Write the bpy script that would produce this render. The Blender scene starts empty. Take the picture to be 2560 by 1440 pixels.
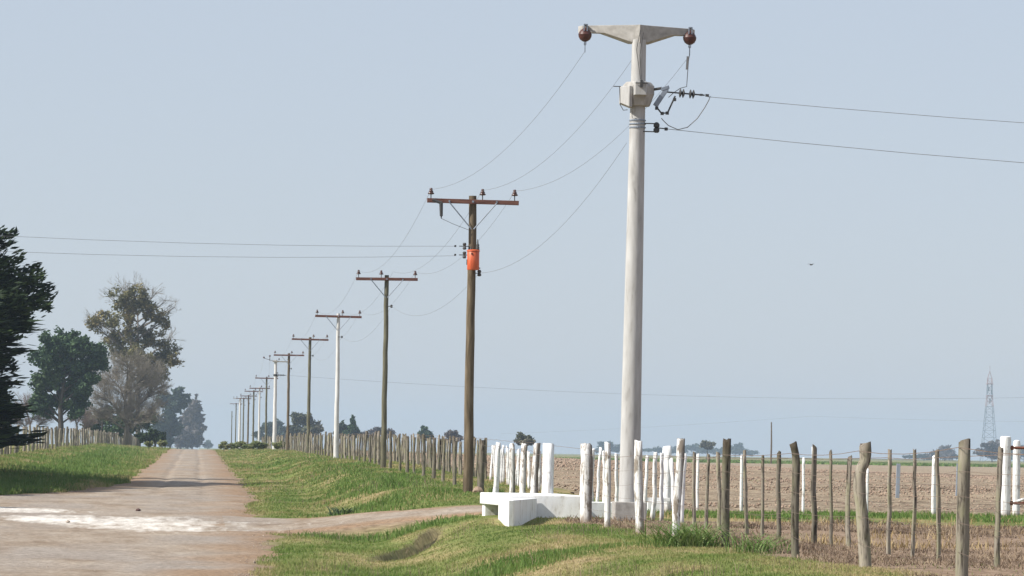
import bpy, math, random
import numpy as np
from mathutils import Vector, Matrix

R = math.radians
scene = bpy.context.scene
COL = scene.collection
random.seed(7)
rng = np.random.default_rng(11)

# ------------------------------------------------------------------ camera
# world: x to the right of the road axis, y along the road, z up; the eye is at z = 2.3
EYE = 2.3
FPX = 10400.0                      # focal length in pixels of the 2560-wide photograph
cam_d = bpy.data.cameras.new('camera')
cam = bpy.data.objects.new('camera', cam_d)
COL.objects.link(cam)
cam_d.sensor_width = 36.0
cam_d.lens = FPX / 2560.0 * 36.0
cam_d.clip_start = 0.5
cam_d.clip_end = 20000
YAW, PITCH, ROLL = math.atan(783.7 / FPX), math.atan(410.4 / FPX), R(0.9)
Fv = Vector((math.sin(YAW) * math.cos(PITCH), math.cos(YAW) * math.cos(PITCH), math.sin(PITCH)))
Rv = Vector((math.cos(YAW), -math.sin(YAW), 0))
Uv = Rv.cross(Fv)
R2 = Rv * math.cos(ROLL) + Uv * math.sin(ROLL)
U2 = Uv * math.cos(ROLL) - Rv * math.sin(ROLL)
cam.matrix_world = Matrix(((R2.x, U2.x, -Fv.x, 0), (R2.y, U2.y, -Fv.y, 0), (R2.z, U2.z, -Fv.z, EYE), (0, 0, 0, 1)))
scene.camera = cam
def proj(x, d, zrel=0.0):
    v = Vector((x, d, zrel)); w = v.dot(Fv)
    return 1280 + FPX * v.dot(R2) / w, 720 - FPX * v.dot(U2) / w
def survey_d(x, xpx, zrel=-.6):
    # distance at which a line parallel to the road, x metres to the right, is seen at picture column xpx
    lo, hi = 25.0, 2000.0
    for _ in range(60):
        m_ = (lo + hi) / 2
        if proj(x, m_, zrel)[0] > xpx: lo = m_
        else: hi = m_
    return lo
def survey_x(d, xpx, zrel=0.0):
    lo, hi = -.2 * d, .4 * d
    for _ in range(60):
        m_ = (lo + hi) / 2
        if proj(m_, d, zrel)[0] < xpx: lo = m_
        else: hi = m_
    return lo

# ------------------------------------------------------------------ light
SUN_EL, SUN_BACK = R(40), R(15)    # sun from the left, a little behind the camera
sdir = Vector((-math.cos(SUN_EL) * math.cos(SUN_BACK), -math.cos(SUN_EL) * math.sin(SUN_BACK), math.sin(SUN_EL)))
world = bpy.data.worlds.new('World')
scene.world = world
world.use_nodes = True
wn = world.node_tree.nodes
wl = world.node_tree.links
bg = wn['Background']
sky = wn.new('ShaderNodeTexSky')
sky.sky_type = 'NISHITA'
sky.sun_disc = False
sky.sun_elevation = SUN_EL
sky.sun_rotation = math.atan2(sdir.x, sdir.y)
sky.air_density = 1.0
sky.dust_density = 0.6
sky.ozone_density = 4.0
# the milky air of the day evens the sky out: the same everywhere
mixn = wn.new('ShaderNodeMix'); mixn.data_type = 'RGBA'
mixn.inputs[0].default_value = 0.7
wl.new(sky.outputs[0], mixn.inputs[6])
mixn.inputs[7].default_value = (5.75, 6.2, 7.05, 1)
wl.new(mixn.outputs[2], bg.inputs[0])
bg.inputs[1].default_value = 0.075
sun_d = bpy.data.lights.new('sun', 'SUN')
sun_d.energy = 4.6
sun_d.angle = R(0.5)
sun_d.color = (1.0, 0.955, 0.88)
sun = bpy.data.objects.new('sun', sun_d)
COL.objects.link(sun)
sun.rotation_euler = sdir.to_track_quat('Z', 'Y').to_euler()
vs = scene.view_settings
vs.view_transform = 'Standard'
vs.look = 'None'
vs.exposure = 0.55
vs.gamma = 1.0
vs.use_curve_mapping = False
scene.cycles.use_denoising = True
scene.cycles.max_bounces = 8
scene.cycles.volume_bounces = 1
scene.cycles.transparent_max_bounces = 8

# ------------------------------------------------------------------ helpers: materials
MATS = {}
def newmat(name, rough=0.9, spec=0.2):
    m = bpy.data.materials.new(name)
    m.use_nodes = True
    b = m.node_tree.nodes['Principled BSDF']
    b.inputs['Roughness'].default_value = rough
    b.inputs['Specular IOR Level'].default_value = spec
    MATS[name] = m
    return m, m.node_tree.nodes, m.node_tree.links, b

def ramp(nodes, stops):
    r = nodes.new('ShaderNodeValToRGB')
    e = r.color_ramp.elements
    while len(e) > 1:
        e.remove(e[-1])
    e[0].position, e[0].color = stops[0][0], (*stops[0][1], 1)
    for p, c in stops[1:]:
        k = e.new(p)
        k.color = (*c, 1)
    return r

def coords(nodes, links, kind='Object', scale=(1, 1, 1)):
    mp = nodes.new('ShaderNodeMapping')
    mp.inputs['Scale'].default_value = scale
    if kind == 'World':
        g = nodes.new('ShaderNodeNewGeometry')
        links.new(g.outputs['Position'], mp.inputs[0])
    else:
        t = nodes.new('ShaderNodeTexCoord')
        links.new(t.outputs[kind], mp.inputs[0])
    return mp.outputs[0]

def noise(nodes, links, vec, scale, detail=4, rough=0.6):
    n = nodes.new('ShaderNodeTexNoise')
    n.inputs['Scale'].default_value = scale
    n.inputs['Detail'].default_value = detail
    n.inputs['Roughness'].default_value = rough
    links.new(vec, n.inputs['Vector'])
    return n.outputs[0]

def mixc(nodes, links, fac, a, b, mode='MIX'):
    m = nodes.new('ShaderNodeMix')
    m.data_type = 'RGBA'
    m.blend_type = mode
    for sock, val in ((m.inputs[0], fac), (m.inputs[6], a), (m.inputs[7], b)):
        if isinstance(val, (int, float)):
            sock.default_value = val
        elif isinstance(val, tuple):
            sock.default_value = (*val, 1)
        else:
            links.new(val, sock)
    return m.outputs[2]

def bump(nodes, links, h, b, strength=0.4, dist=0.02):
    n = nodes.new('ShaderNodeBump')
    n.inputs['Strength'].default_value = strength
    n.inputs['Distance'].default_value = dist
    links.new(h, n.inputs['Height'])
    links.new(n.outputs[0], b.inputs['Normal'])

def simple(name, stops, scale=(3, 3, 3), nscale=1.0, rough=0.85, spec=0.2, kind='Object', bmp=0.3, bd=0.02, metal=0.0, detail=5):
    m, n, l, b = newmat(name, rough, spec)
    v = coords(n, l, kind, scale)
    f = noise(n, l, v, nscale, detail)
    r = ramp(n, stops)
    l.new(f, r.inputs[0])
    l.new(r.outputs[0], b.inputs['Base Color'])
    b.inputs['Metallic'].default_value = metal
    if bmp:
        bump(n, l, f, b, bmp, bd)
    return m

def post_mat(name, base, accent, dark, white=False, worn_shaded=False):
    # vertical grain in object space, per-object shift of tone
    m, n, l, b = newmat(name, 0.95, 0.1)
    info = n.new('ShaderNodeObjectInfo')
    tc = n.new('ShaderNodeTexCoord')
    add = n.new('ShaderNodeVectorMath'); add.operation = 'ADD'
    mul = n.new('ShaderNodeVectorMath'); mul.operation = 'SCALE'
    mul.inputs[0].default_value = (37, 11, 53)
    l.new(info.outputs['Random'], mul.inputs['Scale'])
    l.new(tc.outputs['Object'], add.inputs[0]); l.new(mul.outputs[0], add.inputs[1])
    mp = n.new('ShaderNodeMapping'); mp.inputs['Scale'].default_value = (16, 16, 1.6)
    l.new(add.outputs[0], mp.inputs[0])
    f1 = noise(n, l, mp.outputs[0], 1.6, 6, 0.65)
    mp2 = n.new('ShaderNodeMapping'); mp2.inputs['Scale'].default_value = (5, 5, 2.2)
    l.new(add.outputs[0], mp2.inputs[0])
    f2 = noise(n, l, mp2.outputs[0], 1.3, 4, 0.6)
    r1 = ramp(n, [(0.37, dark), (0.5, base), (0.68, tuple(min(.85, c * 1.2) for c in base))])
    l.new(f1, r1.inputs[0])
    if white:
        r2 = ramp(n, [(0.4, (0, 0, 0)), (0.47, (1, 1, 1))] if worn_shaded else [(0.35, (0, 0, 0)), (0.42, (1, 1, 1))])
        l.new(f2, r2.inputs[0])
        # right side of each post darkened: bare wood plus shade put into the colour
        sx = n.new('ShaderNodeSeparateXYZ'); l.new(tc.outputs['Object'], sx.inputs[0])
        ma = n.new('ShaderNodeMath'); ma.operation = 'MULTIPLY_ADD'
        ma.inputs[1].default_value = 16; ma.inputs[2].default_value = -1.35 if worn_shaded else -9
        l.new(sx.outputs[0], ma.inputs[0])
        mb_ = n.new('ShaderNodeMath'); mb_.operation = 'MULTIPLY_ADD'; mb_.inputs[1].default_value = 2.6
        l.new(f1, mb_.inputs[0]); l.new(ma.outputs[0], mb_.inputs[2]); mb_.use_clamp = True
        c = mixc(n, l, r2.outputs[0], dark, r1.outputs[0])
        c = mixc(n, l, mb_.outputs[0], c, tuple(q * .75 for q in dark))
        mud = n.new('ShaderNodeMath'); mud.operation = 'MULTIPLY_ADD'; mud.inputs[1].default_value = -7.0; mud.inputs[2].default_value = .35
        l.new(sx.outputs[2], mud.inputs[0])
        md2 = n.new('ShaderNodeMath'); md2.operation = 'MULTIPLY_ADD'; md2.inputs[1].default_value = 1.7; md2.use_clamp = True
        l.new(f2, md2.inputs[0]); l.new(mud.outputs[0], md2.inputs[2])
        md3 = n.new('ShaderNodeMath'); md3.operation = 'MULTIPLY'; md3.inputs[1].default_value = .75; l.new(md2.outputs[0], md3.inputs[0])
        c = mixc(n, l, md3.outputs[0], c, (.2, .145, .1))
    else:
        r2 = ramp(n, [(0.48, (0, 0, 0)), (0.66, (1, 1, 1))])
        l.new(f2, r2.inputs[0])
        c = mixc(n, l, r2.outputs[0], r1.outputs[0], accent)
        # rain-blackened upper ends
        sx = n.new('ShaderNodeSeparateXYZ'); l.new(tc.outputs['Object'], sx.inputs[0])
        tp = n.new('ShaderNodeMath'); tp.operation = 'MULTIPLY_ADD'; tp.inputs[1].default_value = 4.0; tp.inputs[2].default_value = -5.9
        l.new(sx.outputs[2], tp.inputs[0])
        t2 = n.new('ShaderNodeMath'); t2.operation = 'MULTIPLY_ADD'; t2.inputs[1].default_value = 2.0; t2.use_clamp = True
        l.new(f2, t2.inputs[0]); l.new(tp.outputs[0], t2.inputs[2])
        t3 = n.new('ShaderNodeMath'); t3.operation = 'MULTIPLY'; t3.inputs[1].default_value = .8; l.new(t2.outputs[0], t3.inputs[0])
        c = mixc(n, l, t3.outputs[0], c, (.07, .052, .04))
    hv = n.new('ShaderNodeHueSaturation')
    mr = n.new('ShaderNodeMapRange')
    mr.inputs['To Min'].default_value = 0.93 if white else 0.62
    mr.inputs['To Max'].default_value = 1.03 if white else 1.2
    l.new(info.outputs['Random'], mr.inputs[0]); l.new(mr.outputs[0], hv.inputs['Value'])
    l.new(c, hv.inputs['Color'])
    l.new(hv.outputs[0], b.inputs['Base Color'])
    bump(n, l, f1, b, 0.7, 0.012)
    return m

def leaf_mat(name, cols, trans=0.3, patch=0.25, ystretch=1.0, spread=.45, gain=2.2, bias=0.0):
    m, n, l, b = newmat(name, 0.75, 0.25)
    g = n.new('ShaderNodeNewGeometry')
    r = ramp(n, [(i / max(1, len(cols) - 1), c) for i, c in enumerate(cols)])
    v = coords(n, l, 'World', (1, ystretch, 1))
    f = noise(n, l, v, patch, 5, .65)
    mr = n.new('ShaderNodeMath'); mr.operation = 'MULTIPLY_ADD'
    mr.inputs[1].default_value = spread
    sub = n.new('ShaderNodeMath'); sub.operation = 'MULTIPLY_ADD'
    sub.inputs[1].default_value = gain; sub.inputs[2].default_value = .5 - .5 * gain - .5 * spread + bias
    l.new(f, sub.inputs[0])
    l.new(g.outputs['Random Per Island'], mr.inputs[0]); l.new(sub.outputs[0], mr.inputs[2])
    l.new(mr.outputs[0], r.inputs[0])
    l.new(r.outputs[0], b.inputs['Base Color'])
    if trans:
        t = n.new('ShaderNodeBsdfTranslucent')
        l.new(r.outputs[0], t.inputs['Color'])
        mx = n.new('ShaderNodeMixShader'); mx.inputs[0].default_value = trans
        out = n['Material Output']
        l.new(b.outputs[0], mx.inputs[1]); l.new(t.outputs[0], mx.inputs[2]); l.new(mx.outputs[0], out.inputs[0])
    return m

# ------------------------------------------------------------------ helpers: meshes
class MB:
    def __init__(s):
        s.v, s.f, s.ch = [], [], []
    def add(s, vs, fs):
        o = len(s.v)
        s.ch.append((len(s.v), len(s.f)))
        s.v += [tuple(p) for p in vs]
        s.f += [tuple(i + o for i in f) for f in fs]
        return s
    def box(s, c, size, rz=0.0, rx=0.0, ry=0.0):
        M = Matrix.Rotation(rz, 3, 'Z') @ Matrix.Rotation(ry, 3, 'Y') @ Matrix.Rotation(rx, 3, 'X')
        hx, hy, hz = size[0] / 2, size[1] / 2, size[2] / 2
        vs = [Vector(c) + M @ Vector((x * hx, y * hy, z * hz)) for z in (-1, 1) for y in (-1, 1) for x in (-1, 1)]
        return s.add(vs, [(0, 2, 3, 1), (4, 5, 7, 6), (0, 1, 5, 4), (2, 6, 7, 3), (0, 4, 6, 2), (1, 3, 7, 5)])
    def prism(s, pts, z0, z1):
        n = len(pts)
        a = z0 if hasattr(z0, '__len__') else [z0] * n
        b = z1 if hasattr(z1, '__len__') else [z1] * n
        vs = [(p[0], p[1], a[i]) for i, p in enumerate(pts)] + [(p[0], p[1], b[i]) for i, p in enumerate(pts)]
        fs = [tuple(reversed(range(n))), tuple(range(n, 2 * n))]
        fs += [(i, (i + 1) % n, n + (i + 1) % n, n + i) for i in range(n)]
        return s.add(vs, fs)
    def tube(s, pts, rad, k=6, cap=True, jit=0.0):
        pts = [Vector(p) for p in pts]
        n = len(pts)
        rr = rad if hasattr(rad, '__len__') else [rad] * n
        vs, fs = [], []
        up = None
        for i, p in enumerate(pts):
            t = (pts[min(i + 1, n - 1)] - pts[max(i - 1, 0)])
            t = t.normalized() if t.length > 1e-9 else Vector((0, 0, 1))
            if up is None:
                ref = Vector((0, 1, 0)) if abs(t.y) < 0.9 else Vector((1, 0, 0))
                up = (ref - t * ref.dot(t)).normalized()
            else:
                up = (up - t * up.dot(t)).normalized()
            w = t.cross(up)
            for j in range(k):
                a = 2 * math.pi * j / k
                r = rr[i] * (1 + (random.uniform(-jit, jit) if jit else 0))
                vs.append(p + up * (r * math.cos(a)) + w * (r * math.sin(a)))
        for i in range(n - 1):
            for j in range(k):
                j2 = (j + 1) % k
                fs.append((i * k + j, i * k + j2, (i + 1) * k + j2, (i + 1) * k + j))
        if cap:
            fs.append(tuple(reversed(range(k))))
            fs.append(tuple(range((n - 1) * k, n * k)))
        return s.add(vs, fs)
    def lathe(s, prof, c=(0, 0, 0), k=14, axis=None):
        M = Matrix.Identity(3)
        if axis is not None:
            M = Vector((0, 0, 1)).rotation_difference(Vector(axis)).to_matrix()
        vs, fs = [], []
        for (r, z) in prof:
            for j in range(k):
                a = 2 * math.pi * j / k
                vs.append(Vector(c) + M @ Vector((r * math.cos(a), r * math.sin(a), z)))
        for i in range(len(prof) - 1):
            for j in range(k):
                j2 = (j + 1) % k
                fs.append((i * k + j, i * k + j2, (i + 1) * k + j2, (i + 1) * k + j))
        fs.append(tuple(reversed(range(k))))
        fs.append(tuple(range((len(prof) - 1) * k, len(prof) * k)))
        return s.add(vs, fs)
    def mesh(s, name, smooth=False):
        me = bpy.data.meshes.new(name)
        me.from_pydata(s.v, [], s.f)
        if smooth:
            me.polygons.foreach_set('use_smooth', [True] * len(me.polygons))
        me.update()
        return me
    def pieces(s, name, mat, parent=None, **k):
        # one object for every shape added
        ch = s.ch + [(len(s.v), len(s.f))]
        for (v0, f0), (v1, f1) in zip(ch[:-1], ch[1:]):
            q = MB(); q.v = s.v[v0:v1]; q.f = [tuple(i - v0 for i in f) for f in s.f[f0:f1]]
            q.build(name, mat, parent, **k)
    def build(s, name, mat, parent=None, loc=(0, 0, 0), smooth=False, bevel=0.0, autos=False):
        return link(name, s.mesh(name, smooth or autos), mat, parent, loc, bevel, autos)

def link(name, me, mat, parent=None, loc=(0, 0, 0), bevel=0.0, autos=False):
    o = bpy.data.objects.new(name, me)
    COL.objects.link(o)
    if mat is not None:
        if len(me.materials) == 0:
            me.materials.append(MATS[mat])
        elif me.materials[0] is not MATS[mat]:
            o.material_slots[0].link = 'OBJECT'
            o.material_slots[0].material = MATS[mat]
    o.location = loc
    if parent is not None:
        o.parent = parent
    if autos:
        me.set_sharp_from_angle(angle=R(40))
    if bevel:
        b = o.modifiers.new('bevel', 'BEVEL'); b.width = bevel; b.segments = 2; b.limit_method = 'ANGLE'
    return o

def tag(o, label=None, cat=None, group=None, kind=None):
    if label: o['label'] = label
    if cat: o['category'] = cat
    if group: o['group'] = group
    if kind: o['kind'] = kind
    return o

def empty(name, loc, label, cat, group=None, rz=0.0):
    o = bpy.data.objects.new(name, None)
    COL.objects.link(o)
    o.location = loc
    o.rotation_euler = (0, 0, rz)
    o.empty_display_size = 0.2
    return tag(o, label, cat, group)

def np_mesh(name, verts, faces, smooth=False):
    me = bpy.data.meshes.new(name)
    nv, nf, k = len(verts), len(faces), faces.shape[1]
    me.vertices.add(nv); me.vertices.foreach_set('co', np.ascontiguousarray(verts, dtype=np.float32).ravel())
    me.loops.add(nf * k); me.loops.foreach_set('vertex_index', np.ascontiguousarray(faces, dtype=np.int32).ravel())
    me.polygons.add(nf)
    me.polygons.foreach_set('loop_start', np.arange(0, nf * k, k, dtype=np.int32))
    me.polygons.foreach_set('loop_total', np.full(nf, k, dtype=np.int32))
    if smooth:
        me.polygons.foreach_set('use_smooth', np.ones(nf, dtype=bool))
    me.update(calc_edges=True)
    return me

# ------------------------------------------------------------------ terrain
def vnoise(x, y, s, seed=0):
    x = np.asarray(x, float) / s; y = np.asarray(y, float) / s
    xi = np.floor(x).astype(np.int64); yi = np.floor(y).astype(np.int64)
    fx = x - xi; fy = y - yi
    fx = fx * fx * (3 - 2 * fx); fy = fy * fy * (3 - 2 * fy)
    def h(a, b):
        n = (a * 374761393 + b * 668265263 + seed * 974711) & 0xffffffff
        n = ((n ^ (n >> 13)) * 1274126177) & 0xffffffff
        return ((n ^ (n >> 16)) & 0xffff) / 32767.5 - 1
    return (h(xi, yi) * (1 - fx) + h(xi + 1, yi) * fx) * (1 - fy) + (h(xi, yi + 1) * (1 - fx) + h(xi + 1, yi + 1) * fx) * fy

_D = np.arange(-300, 7000, 5.0)
def curve(pts, w=5):
    a = np.interp(_D, [p[0] for p in pts], [p[1] for p in pts])
    k = np.hanning(2 * w + 1); k /= k.sum()
    return np.convolve(np.pad(a, w, mode='edge'), k, mode='valid')
_zr = curve([(-300, -2.3), (0, -2.28), (400, -0.40), (430, -0.27), (455, -0.25), (500, -0.5), (620, -1.6), (900, -2.6), (7000, -3)], 5)
_zf = curve([(-300, -1.15), (40, -1.2), (60, -1.31), (84, -1.36), (108, -1.05), (136, -.84), (160, -.72), (178, -.6), (305, -.22), (430, -.08), (720, -.1), (1000, -.9), (7000, -1.5)], 3)
_zl = curve([(-300, -1.2), (100, -1.35), (150, -1.15), (217, -.7), (300, -.38), (440, -.05), (660, .12), (1000, -.6), (7000, -1.5)], 5)
def zr(d): return np.interp(d, _D, _zr)
def zf(d): return np.interp(d, _D, _zf)
def zl(d): return np.interp(d, _D, _zl)
def edge_l(d): return np.interp(d, [60, 112, 124, 140, 165, 7000], [-40, -26, -9, -4.6, -2.75, -2.75])
def edge_r(d): return np.interp(d, [40, 66, 90, 120, 135, 7000], [0.75, 0.95, 1.7, 1.35, 1.84, 1.84])
def sst(t):
    t = np.clip(t, 0, 1)
    return t * t * (3 - 2 * t)
def drive_mask(x, d):
    # earth ramp from the road to the cattle guard
    c = np.interp(x, [1, 2, 4.7, 6.7, 9], [98.5, 97.5, 94.6, 91.0, 87.5])
    hw = np.interp(x, [1, 2, 4.7, 6.7, 9], [8.5, 6.8, 4.0, 3.4, 3.4])
    return sst((hw - np.abs(d - c)) / 2.5 + 0.5)
def ground(x, d, fine=True):
    x = np.asarray(x, float); d = np.asarray(d, float)
    r, f, l = zr(d), zf(d), zl(d)
    el, er = edge_l(d), edge_r(d)
    outer = np.minimum(-10.0, el - 5)
    tl = np.clip((el - x) / (el - outer), 0, 1) ** 1.5
    tr = (x - er) / (6.9 - er)
    z = r + (l - r) * sst(tl)
    s = sst(tr)
    dm = drive_mask(x, d)
    near = np.interp(d, [40, 60, 250, 400], [1, 1, .8, 0])
    ditch = 0.26 * np.exp(-((tr - 0.42) / 0.2) ** 2) * (1 - dm) * near
    z = z + np.where(x > er, (f - r) * s - ditch, 0)
    fld = sst((x - 9.6) / 55)
    z = z + np.where(x > 9.6, fld * (-1.32 - f), 0)
    if fine:
        off = np.clip(np.maximum(el - x, x - er) / 0.8, 0, 1) * (1 - 0.8 * dm)
        farf = np.interp(d, [300, 1200], [1, .2])
        calm = np.where(x > 5.6, .3, 1.0)
        z = z + off * farf * calm * (0.05 * vnoise(x, d, 3.1, 1) + 0.04 * vnoise(x, d, 1.1, 2) + 0.07 * vnoise(x, d, 9, 3))
        z = z + (1 - off) * (0.016 * (vnoise(x, d, 1.3, 5) + vnoise(x, d, 4, 6)) - .035 * np.interp(d, [130, 170], [.2, 1]) * (np.exp(-((x + 1.25 + .1 * vnoise(x * 0, d, 14, 7)) / .2) ** 2) + np.exp(-((x - .25 + .1 * vnoise(x * 0, d, 14, 9)) / .2) ** 2)))
        # eroded little bank across the ditch, near the cattle guard
        xc = 3.7 + (d - 78) * .17
        u = x - xc
        prof = np.where(u < 0, 0, np.where(u < .18, sst(u / .18), 1 - sst((u - .18) / 1.2)))
        z = z - .3 * prof * sst((d - 73) / 4) * sst((86 - d) / 3)
        z = z - .07 * np.exp(-((x - 5.0) / .9) ** 2 - ((d - 92) / 5) ** 2)
        z = z - 0.1 * np.exp(-((x - 6.3) / .7) ** 2 - ((d - 80) / 3) ** 2)
    return z + EYE
def gz(x, d): return float(ground(np.array([x]), np.array([d]))[0])

# ---- materials of the ground
m, n, l, b = newmat('verge_soil', 0.95, 0.1)
v = coords(n, l, 'World')
big = noise(n, l, coords(n, l, 'World', (1, .22, 1)), 0.55, 5); fine = noise(n, l, v, 5.0, 6)
r1 = ramp(n, [(0.3, (.11, .15, .035)), (0.46, (.17, .19, .06)), (0.58, (.27, .225, .105)), (0.72, (.34, .265, .145))])
l.new(big, r1.inputs[0])
r2 = ramp(n, [(0.3, (.55, .55, .55)), (0.7, (1.25, 1.25, 1.25))]); l.new(fine, r2.inputs[0])
at = n.new('ShaderNodeAttribute'); at.attribute_name = 'soil'
soilr = ramp(n, [(0.3, (.13, .085, .055)), (0.5, (.235, .165, .115)), (0.7, (.34, .26, .185))]); l.new(fine, soilr.inputs[0])
gr = mixc(n, l, 1.0, r1.outputs[0], r2.outputs[0], 'MULTIPLY')
l.new(mixc(n, l, at.outputs['Fac'], gr, soilr.outputs[0]), b.inputs['Base Color'])
bump(n, l, fine, b, 0.8, 0.05)

m, n, l, b = newmat('field_soil', 0.95, 0.1)
v = coords(n, l, 'World')
f1 = noise(n, l, v, 3.2, 8, 0.7); f2 = noise(n, l, v, 0.05, 3)
r1 = ramp(n, [(0.36, (.105, .076, .052)), (0.47, (.25, .193, .135)), (0.6, (.39, .315, .23))]); l.new(f1, r1.inputs[0])
r2 = ramp(n, [(0.42, (0, 0, 0)), (0.64, (.55, .55, .55))]); l.new(f2, r2.inputs[0])
l.new(mixc(n, l, r2.outputs[0], r1.outputs[0], (.38, .3, .205)), b.inputs['Base Color'])
bump(n, l, f1, b, 1.0, 0.15)

m, n, l, b = newmat('road_earth', 0.92, 0.15)
v = coords(n, l, 'World', (1, .33, 1)); v2 = coords(n, l, 'World')
f1 = noise(n, l, v, 1.1, 6, 0.62); f2 = noise(n, l, v2, 9, 5, 0.7); f3 = noise(n, l, v, 0.28, 3)
r1 = ramp(n, [(0.3, (.22, .16, .11)), (0.48, (.315, .255, .197)), (0.66, (.39, .33, .268))]); l.new(f1, r1.inputs[0])
r3 = ramp(n, [(0.45, (0, 0, 0)), (0.62, (.7, .7, .7))]); l.new(f3, r3.inputs[0])
c = mixc(n, l, r3.outputs[0], r1.outputs[0], (.3, .265, .235))
at = n.new('ShaderNodeAttribute'); at.attribute_name = 'rim'
c = mixc(n, l, at.outputs['Fac'], c, (.29, .19, .115))
r2 = ramp(n, [(0.34, (.6, .58, .55)), (0.62, (1.15, 1.15, 1.15))]); l.new(f2, r2.inputs[0])
c = mixc(n, l, 1.0, c, r2.outputs[0], 'MULTIPLY')
ck = n.new('ShaderNodeAttribute'); ck.attribute_name = 'chalk'
fa = noise(n, l, coords(n, l, 'World', (1, .16, 1)), 3.2, 7, .68); fb = noise(n, l, v2, 14, 4, .7)
s1 = n.new('ShaderNodeMath'); s1.operation = 'MULTIPLY_ADD'; s1.inputs[1].default_value = 2.4; l.new(fa, s1.inputs[0]); l.new(ck.outputs['Fac'], s1.inputs[2])
s2 = n.new('ShaderNodeMath'); s2.operation = 'MULTIPLY_ADD'; s2.inputs[1].default_value = 1.0; l.new(fb, s2.inputs[0]); l.new(s1.outputs[0], s2.inputs[2])
cr = ramp(n, [(.52, (0, 0, 0)), (.6, (.4, .4, .4)), (.72, (1, 1, 1))])
s3 = n.new('ShaderNodeMath'); s3.operation = 'MULTIPLY'; s3.inputs[1].default_value = .238; l.new(s2.outputs[0], s3.inputs[0]); l.new(s3.outputs[0], cr.inputs[0])
gate = n.new('ShaderNodeMath'); gate.operation = 'MULTIPLY'; gate.use_clamp = True
g4 = n.new('ShaderNodeMath'); g4.operation = 'MULTIPLY'; g4.inputs[1].default_value = 3.0; g4.use_clamp = True; l.new(ck.outputs['Fac'], g4.inputs[0])
l.new(cr.outputs[0], gate.inputs[0]); l.new(g4.outputs[0], gate.inputs[1])
l.new(mixc(n, l, gate.outputs[0], c, (.74, .7, .64)), b.inputs['Base Color'])
bump(n, l, f2, b, 0.9, 0.04)

simple('chalk', [(.3, (.42, .36, .3)), (.45, (.6, .56, .5)), (.7, (.72, .7, .66))], (1, 1, 1), 4, kind='World', bmp=.8, bd=.04)
grass_cols = [(.11, .18, .035), (.165, .225, .055), (.22, .25, .08), (.3, .28, .115), (.42, .335, .18), (.46, .36, .23)]
leaf_mat('grass_blade', grass_cols, 0.35, 0.55, .22, .4, 2.6, -.1)
leaf_mat('lush_blade', [(.075, .145, .025), (.11, .19, .04), (.155, .23, .06), (.22, .27, .1)], 0.35, 0.8, .3)
leaf_mat('straw_blade', [(.09, .065, .044), (.19, .136, .095), (.3, .225, .158), (.42, .33, .22)], 0.2, 0.9, .3)
leaf_mat('gold_straw', [(.26, .18, .085), (.36, .265, .13), (.45, .35, .2)], 0.2, 1)
simple('clod', [(.3, (.15, .105, .075)), (.5, (.29, .21, .155)), (.7, (.4, .31, .235))], (1, 1, 1), 2.5, kind='World', bmp=.5)
simple('stone', [(.3, (.14, .1, .075)), (.5, (.3, .24, .19)), (.7, (.48, .43, .37))], (4, 4, 4), 2, kind='World', bmp=.5)
simple('dark_stone', [(.3, (.05, .025, .02)), (.7, (.12, .07, .06))], (4, 4, 4), 2, bmp=.5)

# ---- the ground sheet
def axis(parts):
    out = [parts[0][0]]
    for (a, b_, s) in parts:
        k = max(1, int(round((b_ - a) / s)))
        out += list(np.linspace(a, b_, k + 1)[1:])
    return np.array(out)
gx = axis([(-5000, -1200, 400), (-1200, -200, 80), (-200, -40, 12), (-40, -14, 1.6), (-14, 2.6, .34), (2.6, 6.6, .1), (6.6, 20, .34), (20, 60, 1.6), (60, 240, 9), (240, 1400, 80), (1400, 5000, 400)])
gy = axis([(-300, 20, 20), (20, 40, 2), (40, 130, .5), (130, 260, .9), (260, 520, 2.2), (520, 900, 8), (900, 2000, 40), (2000, 6500, 300)])
GX, GY = np.meshgrid(gx, gy)
GZ = ground(GX, GY)
nx, ny = len(gx), len(gy)
idx = np.arange(nx * ny).reshape(ny, nx)
F = np.stack([idx[:-1, :-1], idx[:-1, 1:], idx[1:, 1:], idx[1:, :-1]], -1).reshape(-1, 4)
me = np_mesh('ground', np.stack([GX, GY, GZ], -1).reshape(-1, 3), F, True)
soil = sst((GX - 7.25 - .35 * vnoise(GX, GY, 2.3, 8)) / .5) * sst((84.5 - GY + 1.5 * vnoise(GX, GY, 2, 9)) / 2.5)
bare = np.clip(np.maximum(sst((edge_r(GY) + .45 - GX + .3 * vnoise(GX, GY, 1.4, 12)) / .4) * (GX > -1), sst((GX - edge_l(GY) + .45) / .4) * (GX < 0)) + drive_mask(GX, GY) * (GX < 8) * (GX > 0), 0, 1) * (GY < 500)
ud = GX - (3.7 + (GY - 78) * .17)
soil = np.maximum(np.maximum(soil, bare), sst((ud + .05) / .06) * sst((.3 - ud) / .08) * sst((GY - 73) / 2) * sst((86 - GY) / 2) * .4)
a = me.attributes.new('soil', 'FLOAT', 'POINT'); a.data.foreach_set('value', soil.ravel().astype(np.float32))
tag(link('ground', me, 'verge_soil'), kind='structure')

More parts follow.
